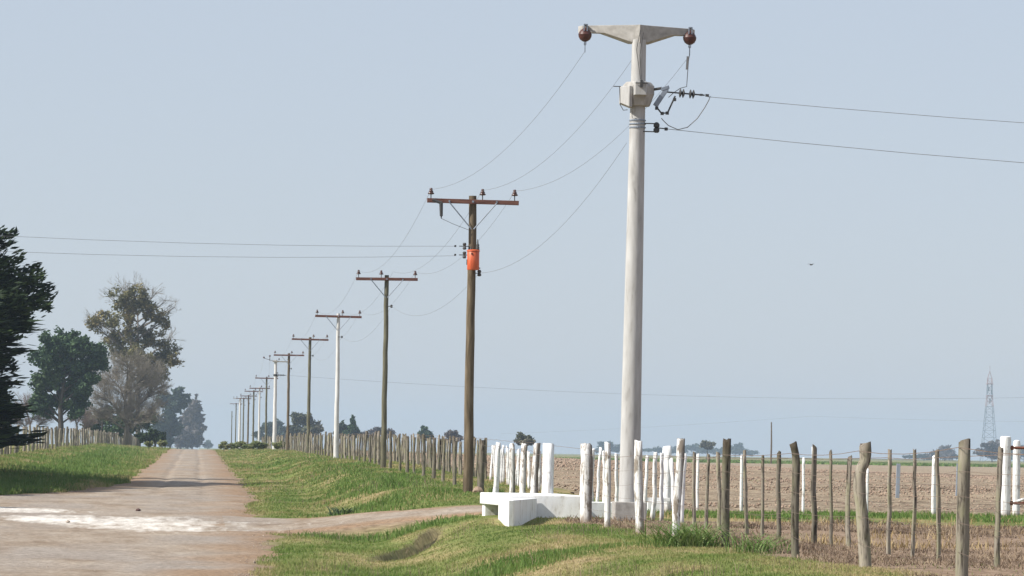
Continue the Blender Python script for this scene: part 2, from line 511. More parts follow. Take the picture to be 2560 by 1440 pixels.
# ---- ploughed field beyond the cross fence
fx = axis([(9.9, 40, .3), (40, 110, 1.2), (110, 400, 8), (400, 1500, 60)])
fy = axis([(93.5, 150, .4), (150, 260, 1.2), (260, 520, 6), (520, 900, 20)])
FX, FY = np.meshgrid(fx, fy)
rim = np.minimum(np.minimum((FY - 93.5) / 1.0, (FX - 9.9) / 1.0), (900 - FY) / 20)
FZ = ground(FX, FY, False) + 0.1 * np.clip(rim, 0, 1) - .07 + np.interp(FY, [150, 400], [1, .3]) * (0.025 * vnoise(FX, FY, .9, 21) + .018 * vnoise(FX, FY, .33, 22) + .05 * vnoise(FX, FY, 6, 23) + .03 * vnoise(FX * .2, FY, .8, 24)) + .03
nx, ny = len(fx), len(fy)
idx = np.arange(nx * ny).reshape(ny, nx)
F = np.stack([idx[:-1, :-1], idx[:-1, 1:], idx[1:, 1:], idx[1:, :-1]], -1).reshape(-1, 4)
tag(link('ploughed_field', np_mesh('ploughed_field', np.stack([FX, FY, FZ], -1).reshape(-1, 3), F, True), 'field_soil'), kind='structure')

# ---- road and driveway sheets: proud in the middle, dipping under the verge at ragged rims
def chalk_amount(X, D):
    # dusty band of spilled chalk: strongest across the road, thinning out towards the driveway
    c1 = np.interp(X, [-9, -4.6, -2, .9, 3], [104, 102, 98.3, 95.5, 95.5]); w1 = np.interp(X, [-9, -4.9, -3.8, -1, .3, 2.2, 4.5], [.5, 1.5, 5.2, 8.8, 8.0, 5.0, 3.6])
    a1 = np.interp(X, [-5.2, -4.3, -.1, .7, 4, 6.5], [0, 1, 1, .5, .22, .12])
    c2 = np.interp(X, [-9, -2.4], [113.5, 109.5]); w2 = np.interp(X, [-9, -5, -2], [7, 5, 1.5]); a2 = np.interp(X, [-3.6, -1.6], [.95, 0])
    m_ = np.maximum(a1 * np.exp(-((D - c1) / w1) ** 4), a2 * np.exp(-((D - c2) / w2) ** 4))
    return np.clip(m_, 0, 1)
def strip(name, ys, left, right, n_u, mat, lift=0.03, along_y=True, rag=0.35):
    us = np.linspace(-1, 1, n_u)
    U, Y = np.meshgrid(us, ys)
    L_, R_ = left(Y), right(Y)
    A = (L_ + R_) / 2 + U * ((R_ - L_) / 2 + .45)
    X, D = (A, Y) if along_y else (Y, A)
    dist = np.minimum(A - L_, R_ - A) + rag * vnoise(X, D, 2.2, 31) + rag * .5 * vnoise(X, D, .8, 32)
    k = np.clip(dist / .35, -1, 1)
    Z = ground(X, D) + lift * k
    ny_, nx_ = X.shape
    idx = np.arange(nx_ * ny_).reshape(ny_, nx_)
    F = np.stack([idx[:-1, :-1], idx[:-1, 1:], idx[1:, 1:], idx[1:, :-1]], -1).reshape(-1, 4)
    me = np_mesh(name, np.stack([X, D, Z], -1).reshape(-1, 3), F, True)
    a = me.attributes.new('rim', 'FLOAT', 'POINT')
    rimv = np.clip(1 - dist / 1.5 + .4 * vnoise(X, D, 1.5, 33), 0, 1) * .85
    a.data.foreach_set('value', rimv.ravel().astype(np.float32))
    a = me.attributes.new('chalk', 'FLOAT', 'POINT')
    a.data.foreach_set('value', chalk_amount(X, D).ravel().astype(np.float32))
    return tag(link(name, me, mat), kind='structure')
ry = axis([(-60, 40, 8), (40, 180, .5), (180, 300, 1.0), (300, 480, 3), (480, 700, 12)])
strip('road', ry, lambda d: np.maximum(edge_l(d), -16), edge_r, 110, 'road_earth')
strip('driveway', axis([(.7, 7.6, .12)]), lambda x: np.interp(x, [.7, 2, 4.7, 6.7, 9], [90, 91.2, 91.2, 88.2, 85]),
      lambda x: np.interp(x, [.7, 2, 4.7, 6.7, 9], [107.5, 103.8, 97.8, 93.6, 90]), 60, 'road_earth', 0.045, False, .8)
# ---- scattered ground cover (nobody could count it)
def blades(name, X, D, h, w, mat, lean=.5, seed=1):
    g = np.random.default_rng(seed)
    N = len(X)
    Z = ground(X, D) - .01
    a = g.uniform(0, 2 * np.pi, N); t = g.uniform(0, 2 * np.pi, N); q = g.uniform(0, lean, N) * h
    base = np.stack([X, D, Z], -1)
    s = np.stack([np.cos(a), np.sin(a), np.zeros(N)], -1) * (w / 2)[:, None]
    mid = base + np.stack([np.cos(t) * q * .35, np.sin(t) * q * .35, h * .55], -1)
    tip = base + np.stack([np.cos(t) * q, np.sin(t) * q, h * (1 - .25 * (q / h) ** 2)], -1)
    V = np.stack([base - s, base + s, mid + s * .75, tip, mid - s * .75], 1).reshape(-1, 3)
    o = np.arange(N)[:, None] * 5
    T = np.concatenate([o + [0, 1, 2], o + [0, 2, 4], o + [4, 2, 3]], 1).reshape(-1, 3)
    ob = link(name, np_mesh(name, V, T), mat)
    ob['kind'] = 'stuff'
    return ob
def sample(N, xr, dr, seed, power=2.2):
    g = np.random.default_rng(seed)
    # density falls with distance as the picture does
    u = g.uniform(0, 1, N)
    e = 1 - power if abs(1 - power) > 1e-6 else -.001
    D = (dr[0] ** e + u * (dr[1] ** e - dr[0] ** e)) ** (1 / e)
    X = g.uniform(xr[0], xr[1], N)
    return X, D, g
# right verge
X, D, g = sample(360000, (.7, 9.6), (36, 460), 3, 1.9)
X = np.where(g.uniform(0, 1, len(X)) < .5, X, X)
lush = vnoise(X, D, 7, 51) + .6 * vnoise(X, D, 2.5, 52)
keep = (X > edge_r(D) + .12 + .3 * vnoise(X, D, 1.6, 53)) & (drive_mask(X, D) < .35 + .3 * vnoise(X, D, 1.2, 54))
sl = sst((X - 7.25 - .35 * vnoise(X, D, 2.3, 8)) / .5) * sst((84.5 - D + 1.5 * vnoise(X, D, 2, 9)) / 2.5)
keep &= (g.uniform(0, 1, len(X)) > sl * .97) & (X > -.05 * D) & (X < .22 * D + 1)
keep &= ~((X > 5.98) & (D > 83.85) & (D < 88.3) & (X < 7.95)) & ~((X > 6.0) & (X < 6.16 + .2 * (D - 80)) & (D > 79.9) & (D < 84))
u_ = X - (3.7 + (D - 78) * .17)
keep &= ~((u_ > .04) & (u_ < .26) & (D > 73) & (D < 84.5))
X, D, lush = X[keep], D[keep], lush[keep]
near = np.clip(D / 70, .8, 4)
h = (.022 + .036 * np.random.default_rng(4).uniform(0, 1, len(X))) * (1 + .8 * np.clip(lush, 0, 1.2)) * near ** .4
blades('grass_right_verge', X, D, h, .012 * near, 'grass_blade', 1.1, 5)
# taller lush grass in the ditch and at the fence foot
X, D, g = sample(60000, (2.2, 7.3), (50, 330), 13, 2.0)
m1 = vnoise(X, D, 4.2, 61) + .5 * vnoise(X, D, 1.5, 62) + 1.1 * np.exp(-((X - 5.9) / 1.1) ** 2) * np.interp(D, [100, 106, 200, 260], [0, 1, 1, 0]) + .5 * np.exp(-((X - 4.6) / .8) ** 2)
u_ = X - (3.7 + (D - 78) * .17)
keep = (m1 > .45) & ~((u_ > .04) & (u_ < .26) & (D > 73) & (D < 84.5)) & (drive_mask(X, D) < .1) & ~((X > 5.9) & (D > 79.5) & (D < 93))
X, D, m1 = X[keep], D[keep], m1[keep]
h = (.06 + .1 * np.random.default_rng(14).uniform(0, 1, len(X))) * np.clip(m1, .5, 1.4)
blades('lush_grass_right_verge', X, D, h, .017 * np.clip(D / 70, .8, 3), 'lush_blade', .8, 15)
# left verge
X, D, g = sample(170000, (-13, -2.2), (112, 460), 23, 1.6)
keep = (X < edge_l(D) - .1 - .4 * vnoise(X, D, 2, 63)) & (X > -.06 * D - 1.5)
X, D = X[keep], D[keep]
lush = vnoise(X, D, 6, 64)
nearf = np.clip(D / 90, 1, 3.5)
h = (.07 + .09 * np.random.default_rng(24).uniform(0, 1, len(X))) * (1 + .7 * np.clip(lush, 0, 1)) * nearf ** .4
blades('grass_left_verge', X, D, h, .017 * nearf, 'grass_blade', 1.0, 25)
keep = np.random.default_rng(26).uniform(0, 1, len(X)) < (.75 * np.exp(-((X + 6.0) / 1.5) ** 2) * np.interp(D, [120, 150, 300, 420], [1, 1, .7, 0]))
blades('lush_grass_left_verge', X[keep], D[keep], h[keep] * 1.5, .02 * nearf[keep], 'lush_blade', .8, 27)
X, D, g = sample(26000, (-12, 7.4), (44, 330), 37, 1.9)
keep = ((X > edge_r(D) + .2) | (X < edge_l(D) - .2)) & (drive_mask(X, D) < .1) & (X > -.06 * D - 1) & (vnoise(X, D * .4, 2.2, 77) > .05) & ~((X > 5.9) & (D > 79.5) & (D < 93))
X, D = X[keep], D[keep]
blades('dry_stalks', X, D, np.random.default_rng(38).uniform(.07, .24, len(X)), .006 * np.clip(D / 60, .9, 4), 'straw_blade', .7, 39)
# dry litter between the two fences and right of them
X, D, g = sample(150000, (7, 19), (37, 86), 33, 1.5)
sl = sst((X - 7.25 - .35 * vnoise(X, D, 2.3, 8)) / .5) * sst((84.5 - D + 1.5 * vnoise(X, D, 2, 9)) / 2.5)
keep = (sl > .4) & (X < .23 * D + 1)
X, D = X[keep], D[keep]
cl = vnoise(X, D, 2.6, 71) + .6 * vnoise(X, D, .8, 72)
gg = np.random.default_rng(34).uniform(0, 1, len(X))
keep = gg < .35 + .5 * cl
X, D, cl, gg = X[keep], D[keep], cl[keep], gg[keep]
blades('dry_litter', X, D, (.03 + .1 * gg) * (1 + .8 * np.clip(cl, 0, 1)), .012 * np.clip(D / 50, 1, 2), 'straw_blade', 2.2, 35)
# golden straw tussocks under the second fence and along the cross fence
X, D, g = sample(22000, (9.2, 19), (48, 90), 43, 1.2)
cl = vnoise(X, D, 1.6, 74) + .8 * np.exp(-((D - 80) / 6) ** 2) * np.exp(-((X - 13) / 2.5) ** 2)
keep = (cl > .62) & (np.random.default_rng(49).uniform(0, 1, len(X)) < .5)
blades('straw_tussocks', X[keep], D[keep], np.random.default_rng(44).uniform(.06, .22, keep.sum()), np.full(keep.sum(), .016), 'gold_straw', 1.2, 45)
# green strip along the cross fence
X, D, g = sample(45000, (9.4, 23), (84, 95), 46, 1.2)
keep = (D > 86.5 + 2.4 * vnoise(X * 1.5, D * .5, 1.8, 75)) & (D < 93.2 + 1.2 * vnoise(X, D, 1.1, 76)) & (np.random.default_rng(50).uniform(0, 1, len(X)) < .45)
blades('green_strip_grass', X[keep], D[keep], np.random.default_rng(47).uniform(.04, .13, keep.sum()), np.full(keep.sum(), .02), 'lush_blade', .9, 48)
# grass along the far field margin
X, D, g = sample(26000, (20, 210), (700, 980), 56, 1.2)
keep = (X < .23 * D) & (X > 8)
blades('field_margin_grass', X[keep], D[keep], np.random.default_rng(57).uniform(.15, .5, keep.sum()), np.full(keep.sum(), .5), 'lush_blade', .8, 58)

def crumbs(name, X, D, size, mat, seed, lift=0.3, zfun=None):
    # octahedral lumps, squashed and turned
    g = np.random.default_rng(seed)
    N = len(X)
    base = np.array([[1, 0, 0], [-1, 0, 0], [0, 1, 0], [0, -1, 0], [0, 0, 1], [0, 0, -1]], float)
    fc = np.array([[0, 2, 4], [2, 1, 4], [1, 3, 4], [3, 0, 4], [2, 0, 5], [1, 2, 5], [3, 1, 5], [0, 3, 5]])
    V = base[None] * size[:, None, None] * g.uniform(.55, 1.25, (N, 6, 1))
    V[:, :, 2] *= .75
    a = g.uniform(0, 6.28, N); ca, sa = np.cos(a)[:, None], np.sin(a)[:, None]
    x, y = V[:, :, 0] * ca - V[:, :, 1] * sa, V[:, :, 0] * sa + V[:, :, 1] * ca
    Z = (ground(X, D) if zfun is None else zfun(X, D)) + size * lift
    V = np.stack([x + X[:, None], y + D[:, None], V[:, :, 2] + Z[:, None]], -1).reshape(-1, 3)
    T = (fc[None] + (np.arange(N) * 6)[:, None, None]).reshape(-1, 3)
    ob = link(name, np_mesh(name, V, T), mat)
    ob['kind'] = 'stuff'
    return ob
X, D, g = sample(46000, (10, 62), (94.5, 330), 81, 2.0)
keep = (X < .22 * D + 2)
X, D = X[keep], D[keep]
crumbs('soil_clods', X, D, np.random.default_rng(82).uniform(.012, .055, len(X)) * np.clip(D / 110, 1, 2), 'clod', 83, .2, lambda x, d: ground(x, d, False) + .05)
X, D, g = sample(26000, (-10, 2), (56, 210), 91, 1.4)
keep = (X < edge_r(D)) & (X > edge_l(D)) & (X > -.055 * D)
crumbs('road_gravel', X[keep], D[keep], np.random.default_rng(92).uniform(.006, .02, keep.sum()) * np.where(np.random.default_rng(98).uniform(0, 1, keep.sum()) > .96, 2.2, 1), 'stone', 93)
X, D, g = sample(14000, (-9, 4), (86, 120), 95, 1.0)
keep = (chalk_amount(X, D) * .8 > g.uniform(0, 1, len(X))) & (X > -.055 * D)
crumbs('chalk_crumbs', X[keep], D[keep], np.random.default_rng(96).uniform(.006, .022, keep.sum()), 'chalk', 97)

# ------------------------------------------------------------------ object materials
simple('concrete', [(.28, (.26, .25, .235)), (.42, (.39, .383, .37)), (.6, (.445, .44, .43)), (.75, (.5, .497, .49))], (7, 7, 1.3), 1.4, bmp=.25, bd=.01)
simple('arm_concrete', [(.3, (.27, .255, .235)), (.55, (.37, .355, .33)), (.75, (.44, .42, .4))], (6, 6, 6), 1.4, bmp=.3, bd=.01)
simple('pale_concrete', [(.3, (.48, .47, .45)), (.6, (.62, .61, .6)), (.8, (.68, .67, .66))], (4, 4, 1.2), 1.2, bmp=.2, bd=.01)
simple('white_wall', [(.3, (.5, .47, .42)), (.4, (.74, .73, .71)), (.55, (.8, .8, .8)), (.8, (.82, .82, .82))], (4, 4, 1.8), 1.3, bmp=.45, bd=.02, detail=8)
simple('wood_pole', [(.3, (.05, .038, .024)), (.5, (.125, .096, .062)), (.7, (.2, .158, .108))], (9, 9, 1.1), 1.2, bmp=.5, bd=.012)
simple('green_pole', [(.3, (.06, .056, .038)), (.5, (.125, .118, .08)), (.7, (.19, .18, .125))], (9, 9, 1.1), 1.2, bmp=.5, bd=.012)
simple('arm_wood', [(.3, (.085, .04, .03)), (.5, (.145, .066, .05)), (.7, (.2, .105, .082))], (2, 14, 14), 1.2, bmp=.4, bd=.01)
simple('porcelain', [(.3, (.05, .02, .014)), (.7, (.075, .03, .022))], (3, 3, 3), 1, rough=.25, spec=.5, bmp=0)
simple('red_porcelain', [(.3, (.05, .02, .016)), (.7, (.095, .032, .025))], (3, 3, 3), 1, rough=.45, spec=.4, bmp=.05)
simple('dark_fitting', [(.3, (.03, .03, .032)), (.7, (.06, .058, .055))], (9, 9, 9), 1, rough=.5, spec=.4, bmp=.1)
simple('galvanised', [(.3, (.16, .19, .235)), (.7, (.26, .3, .36))], (9, 9, 9), 1, rough=.6, spec=.3, bmp=.1)
simple('orange_paint', [(.3, (.36, .06, .02)), (.45, (.52, .088, .024)), (.7, (.62, .13, .045))], (14, 14, 3), 1, rough=.5, spec=.5, bmp=.05)
simple('wire', [(.3, (.13, .128, .126)), (.7, (.2, .198, .195))], (3, 3, 3), 1, rough=.5, spec=.4, bmp=0)
simple('rusty_wire', [(.3, (.1, .07, .055)), (.7, (.2, .15, .125))], (9, 9, 9), 1, rough=.8, bmp=0)
simple('rust', [(.3, (.13, .05, .032)), (.7, (.24, .1, .065))], (9, 9, 9), 1, rough=.85, bmp=.3)
simple('grey_board', [(.3, (.26, .29, .36)), (.7, (.36, .39, .46))], (20, 20, 2), 1, bmp=.3, bd=.01)
simple('tower_red', [(.3, (.27, .19, .19)), (.7, (.33, .24, .24))], (1, 1, 1), 1, bmp=0)
simple('tower_steel', [(.3, (.13, .17, .21)), (.7, (.2, .25, .29))], (1, 1, 1), 1, bmp=0)
simple('bird_feather', [(.3, (.03, .025, .022)), (.7, (.07, .06, .05))], (20, 20, 20), 1, bmp=0)
simple('bark', [(.3, (.1, .085, .068)), (.6, (.19, .165, .14)), (.8, (.26, .235, .2))], (3, 3, .6), 1.5, bmp=.5, bd=.05)
simple('dark_bark', [(.3, (.04, .034, .028)), (.7, (.1, .085, .07))], (3, 3, .6), 1.5, bmp=.5, bd=.05)
simple('grey_twig', [(.3, (.19, .168, .138)), (.7, (.33, .295, .245))], (1, 1, 1), .6, kind='World', bmp=0)
simple('brown_twig', [(.3, (.15, .11, .095)), (.7, (.26, .2, .18))], (1, 1, 1), .6, kind='World', bmp=0)
leaf_mat('eucalyptus_leaf', [(.075, .08, .035), (.13, .13, .055), (.2, .175, .075), (.3, .225, .105)], .2, .3)
leaf_mat('evergreen_leaf', [(.028, .058, .024), (.045, .085, .036), (.068, .115, .05), (.1, .145, .07)], .2, .35)
leaf_mat('conifer_leaf', [(.008, .018, .007), (.016, .032, .01), (.032, .055, .014), (.06, .09, .022)], .1, .5)
leaf_mat('dull_leaf', [(.05, .06, .035), (.085, .095, .055), (.13, .125, .08), (.19, .165, .12)], .2, .15)
leaf_mat('mauve_leaf', [(.085, .075, .07), (.125, .108, .1), (.17, .15, .135)], .2, .2)
leaf_mat('blue_leaf', [(.03, .05, .035), (.05, .075, .05), (.075, .1, .07)], .2, .2)
leaf_mat('shrub_leaf', [(.13, .17, .06), (.19, .23, .09), (.27, .28, .13), (.33, .3, .17)], .4, .6)
leaf_mat('thistle_leaf', [(.03, .055, .025), (.055, .09, .04), (.09, .13, .065)], .15, 1)
leaf_mat('weed_leaf', [(.09, .18, .035), (.14, .24, .06), (.21, .29, .1), (.32, .35, .17)], .25, 1)
post_mat('old_post', (.25, .222, .18), (.245, .235, .155), (.03, .023, .018))
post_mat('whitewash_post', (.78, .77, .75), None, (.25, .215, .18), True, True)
post_mat('clean_whitewash', (.8, .8, .8), None, (.5, .48, .46), True)

# ------------------------------------------------------------------ concrete pole
def ins_pin(mb_i, mb_s, c, s=1.0):
    # pin insulator: steel pin, two-skirt bell with a waisted crown
    x, y, z = c
    mb_s.tube([(x, y, z - .16 * s), (x, y, z + .08 * s)], .014 * s, 5)
    mb_i.lathe([(.05 * s, 0), (.085 * s, .012 * s), (.08 * s, .04 * s), (.05 * s, .06 * s), (.062 * s, .07 * s), (.055 * s, .095 * s), (.034 * s, .11 * s), (.044 * s, .13 * s), (.036 * s, .16 * s), (.012 * s, .17 * s)], (x, y, z), 10)

P1 = (8.49, 81.25)
P1_Z = gz(*P1)
p1 = empty('concrete_pole', (P1[0], P1[1], P1_Z), 'tall tapered concrete pole with a winged concrete crossarm, standing among the white posts', 'utility pole')
p1.rotation_euler = (0, R(.4), 0)
LEAN = .065
Z = lambda zrel: zrel + EYE - P1_Z            # height above the eye -> height above the pole foot
mb = MB(); HT = Z(8.15)
ks = 24
mb.lathe([(.215 - .075 * t, -.3 + (HT + .3) * t) for t in np.linspace(0, 1, 14)], (0, 0, 0), 28)
mb.build('pole', 'concrete', p1, smooth=False, autos=True)
mb = MB().box((0, 0, .11), (.62, .62, .52))
mb.build('foundation_block', 'arm_concrete', p1, bevel=.015)
# crossarm: two wings swept back a little, deep at the pole, slender at the tips
def wing(sgn):
    mb = MB()
    sw = R(22)
    n = 9
    xs = np.linspace(0, 1.22, n)
    prev = []
    vs, fs = [], []
    for i, x in enumerate(xs):
        zt = Z(8.42) + .02
        dep = .36 if x < .22 else np.interp(x, [.22, .76, 1.16], [.34, .155, .14])
        th = np.interp(x, [0, .3, 1.16], [.17, .13, .085])
        px, py = sgn * x * math.cos(sw), x * math.sin(sw)
        nx_, ny_ = sgn * -math.sin(sw) * -1, -math.cos(sw)
        for (o, zz) in ((1, zt), (-1, zt), (-1, zt - dep), (1, zt - dep)):
            vs.append((px - sgn * math.sin(sw) * th * o * (1 if i else 0), py - math.cos(sw) * -1 * th * -o, zz))
    for i in range(n - 1):
        for j in range(4):
            j2 = (j + 1) % 4
            q = (i * 4 + j, i * 4 + j2, (i + 1) * 4 + j2, (i + 1) * 4 + j)
            fs.append(q if sgn > 0 else tuple(reversed(q)))
    e = tuple((n - 1) * 4 + j for j in range(4))
    fs.append(e if sgn > 0 else tuple(reversed(e)))
    fs.append((0, 1, 2, 3) if sgn < 0 else (3, 2, 1, 0))
    mb.add(vs, fs)
    o = mb.build('crossarm_wing', 'arm_concrete', p1, bevel=.008)
    return o
for sgn in (-1, 1):
    wing(sgn)
    tip = (sgn * 1.04, .42 - .03, Z(8.42))
    # round hanging insulator under a steel yoke
    mb = MB()
    mb.lathe([(.02, -.235), (.05, -.225), (.1, -.19), (.128, -.135), (.132, -.1), (.137, -.095), (.132, -.085), (.115, -.04), (.085, 0), (.04, .03), (.03, .05)], (sgn * 1.04, .34, Z(8.42) - .07), 20)
    ins = mb.build('insulator', 'red_porcelain', p1, smooth=True)
    mb = MB()
    mb.tube([(sgn * 1.04, .30, Z(8.42) - .32), (sgn * 1.04, .30, Z(8.42) - .52)], .011, 5)
    mb.box((sgn * 1.04, .30, Z(8.42) - .34), (.05, .05, .05))
    mb.build('clevis', 'galvanised', ins)
    mb = MB()
    mb.box((sgn * 1.04, .36, Z(8.42) + .03), (.05, .3, .02))
    mb.box((sgn * 1.04 - .03, .23, Z(8.42) - .03), (.02, .02, .14)).box((sgn * 1.04 + .03, .23, Z(8.42) - .03), (.02, .02, .14))
    mb.build('yoke', 'galvanised', p1)
# collar: eight-sided ring, hollowed below, with a console on each side
mb = MB()
z0, z1 = Z(7.23), Z(6.9)
def ring(r, zz, sx=1.0):
    return [(r * sx * math.cos(R(22.5 + 45 * i)), r * math.sin(R(22.5 + 45 * i)), zz) for i in range(8)]
vs = ring(.26, z0 + .08) + ring(.335, z0) + ring(.335, z0 - .16) + ring(.25, z1 - .06)
fs = [(i + 8 * k, (i + 1) % 8 + 8 * k, (i + 1) % 8 + 8 * (k + 1), i + 8 * (k + 1)) for k in range(3) for i in range(8)]
fs += [tuple(range(7, -1, -1)), tuple(range(24, 32))]
mb.add(vs, [tuple(reversed(f)) for f in fs])
mb.build('collar', 'arm_concrete', p1, bevel=.01)
mb = MB()
mb.prism([(-.1, -.42), (.12, -.42), (.16, -.2), (-.14, -.2)], z1 + .13, z0 + .07)
mb.build('collar_console', 'concrete', p1, bevel=.01)
mb = MB().prism([(-.36, -.2), (-.2, -.34), (-.14, -.3), (-.14, .1), (-.36, .1)], [z1 - .02, z1 - .1, z1 - .1, z1 - .1, z1 - .02], z0 - .02)
mb.build('collar_console', 'concrete', p1, bevel=.01)
mb = MB()
mb.tube([(-.5, -.12, z0 - .02), (-.33, -.12, z0 - .02)], .009, 5)
mb.tube([(-.38, -.12, z0 - .02), (-.36, -.16, z1 - .06), (-.3, -.18, z1 - .16), (-.22, -.2, z1 - .15)], .008, 5)
mb.tube([(.0, -.21, z0 + 1.1), (-.07, -.215, z0 + .7), (.02, -.24, z0 + .12)], .006, 5)
mb.tube([(.06, -.2, z0 + 1.05), (.0, -.21, z0 + .6), (.04, -.24, z0 + .1)], .006, 5)
mb.box((.02, -.43, z0 + .02), (.05, .05, .14)).tube([(-.1, -.44, z0 + .03), (.14, -.44, z0 + .03)], .01, 5)
mb.pieces('fitting', 'dark_fitting', p1)
# straps below the collar
for zz in (6.56, 6.49, 6.42):
    MB().lathe([(.163, -.012), (.17, -.012), (.17, .012), (.163, .012)], (0, 0, Z(zz)), 24).build('strap', 'galvanised', p1)
# fuse cut-out hanging at the right of the collar
mb = MB()
mb.box((.44, -.15, Z(7.02)), (.1, .06, .42), ry=R(32))
mb.box((.52, -.15, Z(7.2)), (.16, .07, .07), ry=R(-20))
cut = mb.build('fuse_cutout', 'galvanised', p1, bevel=.01)
mb = MB()
mb.tube([(.36, -.15, Z(6.82)), (.46, -.15, Z(6.7)), (.58, -.15, Z(6.72)), (.72, -.15, Z(7.05))], .018, 5)
for c in ((.36, Z(6.8)), (.47, Z(6.7)), (.57, Z(6.71)), (.71, Z(6.98))):
    mb.box((c[0], -.15, c[1]), (.06, .06, .06))
mb.tube([(.3, -.12, Z(7.17)), (.46, -.14, Z(7.2))], .03, 6)
mb.build('fuse_holder', 'dark_fitting', cut)
# strain insulator string to the wire leaving right
mb = MB()
ax = Vector((1, 0, -.055)).normalized()
s0 = Vector((.56, -.1, Z(7.13)))
mb.tube([s0, s0 + ax * .75], .016, 5)
for t_ in (.27, .33, .47, .53):
    mb.lathe([(.03, -.03), (.085, -.014), (.09, .0), (.03, .025)], s0 + ax * t_, 12, ax)
mb.box(s0 + ax * .68, (.06, .03, .04)).box(s0 + ax * .8, (.07, .035, .05))
mb.build('strain_insulator', 'dark_fitting', p1)
MB().tube([(s0 + ax * .86) + Vector((0, 0, -.01))] + [Vector((.46 + .95 * t_, -.12, Z(7.03) - .78 * t_ - 1.6 * t_ * (1 - t_) + .78 * t_ + (.04 if t_ == 1 else 0) - .42 * (1 - t_))) for t_ in (.98, .9, .75, .55, .35, .15, .04, 0)], .009, 5).build('jumper_wire', 'wire', p1)
# spool insulator for the lower wire
mb = MB()
mb.tube([(.1, -.1, Z(6.5)), (.4, -.1, Z(6.5))], .012, 5).tube([(.1, -.1, Z(6.34)), (.4, -.1, Z(6.34))], .012, 5)
mb.lathe([(.035, -.1), (.06, -.07), (.06, -.02), (.035, 0), (.06, .02), (.06, .07), (.035, .1), (.012, .11)], (.37, -.1, Z(6.42)), 12)
mb.tube([(.37, -.1, Z(6.42)), (.6, -.1, Z(6.4))], .012, 5).box((.56, -.1, Z(6.4)), (.06, .05, .06))
mb.build('spool_insulator', 'dark_fitting', p1)
# loose jumper below the right-hand insulator
MB().tube([(1.04, .30, Z(7.92)), (1.02, .28, Z(7.8)), (1.0, .26, Z(7.45)), (.99, .25, Z(7.12) + .16), (.86, .2, Z(7.24)), (.72, .1, Z(7.14)), (.6, -.05, Z(6.98) + .05)], .008, 5).build('jumper_wire', 'wire', p1)
MB().tube([(1.0, .27, Z(7.88)), (.985, .255, Z(7.62))], .022, 6).build('jumper_sleeve', 'clean_whitewash', p1)

# ------------------------------------------------------------------ crossarm poles
def line_pole(name, label, px, py, top, kind, r0, r1, arm=(-1.2, 1.2), ins=(-1.1, .26, 1.09), arm_drop=.16, armmat='arm_wood', tiltarm=0.0, lean=0.0, fine=True, brace=.62, lowfit=True):
    g0 = gz(px, py)
    e = empty(name, (px, py, g0), label, 'utility pole', 'poles along the road')
    H = top + EYE - g0
    mb = MB()
    zs = np.linspace(-.3, H, 14)
    # slightly crooked shaft, its top plumb
    wob = [(random.uniform(-.012, .012) if 0 < i < 13 else 0, random.uniform(-.012, .012) if 0 < i < 13 else 0) for i in range(14)]
    mb.tube([(wob[i][0] + lean * (zs[i] - H) , wob[i][1], zs[i]) for i in range(14)], [r0 + (r1 - r0) * t for t in np.linspace(0, 1, 14)], 14)
    mb.build('pole', kind, e, autos=True)
    za = H - arm_drop
    if arm:
        yb = -r1 - .045
        MB().box(((arm[0] + arm[1]) / 2, yb, za), (arm[1] - arm[0], .085, .115), ry=tiltarm).build('crossarm', armmat, e, bevel=.006)
        for sx in ((-1, 1) if brace else ()):
            MB().tube([(sx * brace, yb - .05, za - .03), (sx * .03, yb - .012, za - .72)], .016, 4).build('brace', 'galvanised', e)
        if brace:
            MB().box((0, yb - .05, za), (.05, .03, .05)).box((-brace, yb - .055, za), (.04, .02, .05)).box((brace, yb - .055, za), (.04, .02, .05)).pieces('bolt', 'galvanised', e)
        for ix in ins:
            mi, ms = MB(), MB()
            ins_pin(mi, ms, (ix, yb, za + .17), 1.0)
            o = mi.build('insulator', 'porcelain', e, smooth=True)
            ms.build('pin', 'dark_fitting', o)
    if lowfit:
        mb = MB().tube([(0, -r1, za - 1.05), (.2, -r1, za - 1.05)], .015, 4)
        mb.lathe([(.03, -.06), (.05, -.03), (.035, 0), (.05, .03), (.03, .06)], (.2, -r1, za - 1.05), 8)
        mb.build('neutral_spool', 'dark_fitting', e)
    return e, H, za

P2 = (7.1, 108.4)
e2, H2, za2 = line_pole('wooden_pole', 'thick brown wooden pole that carries the orange transformer', P2[0], P2[1], 6.68, 'wood_pole', .135, .1, ins=(-1.1, .25, 1.09), lowfit=False, tiltarm=R(.6))
zz2 = lambda y: (1130 - y) / 96.0 + EYE - gz(*P2)
# hanging fuse on the left part of the crossarm
mb = MB().tube([(-1.06, -.24, za2 + .02), (-.82, -.28, za2 - .06)], .045, 6)
mb.tube([(-.84, -.27, za2 - .05), (-.83, -.28, za2 - .4)], [.05, .04], 8).tube([(-.83, -.28, za2 - .4), (-.83, -.28, za2 - .47)], [.025, .008], 6)
mb.build('fuse_cutout', 'dark_fitting', e2)
MB().tube([(-.83, -.28, za2 - .46), (-.5, -.2, za2 - .6), (-.1, -.14, za2 - .74)], .006, 4).build('jumper_wire', 'wire', e2)
for zpx, xo in ((616, -.13), (638, -.13)):
    zz = zz2(zpx)
    mb = MB().tube([(-.08, -.1, zz), (-.34, -.1, zz)], .012, 5)
    mb.lathe([(.03, -.09), (.05, -.06), (.03, 0), (.05, .06), (.03, .09)], (-.2, -.1, zz), 8)
    mb.box((-.44, -.1, zz), (.05, .04, .05))
    mb.build('strain_insulator', 'dark_fitting', e2)
mb = MB().tube([(.1, -.08, zz2(683)), (.22, -.08, zz2(683))], .012, 5)
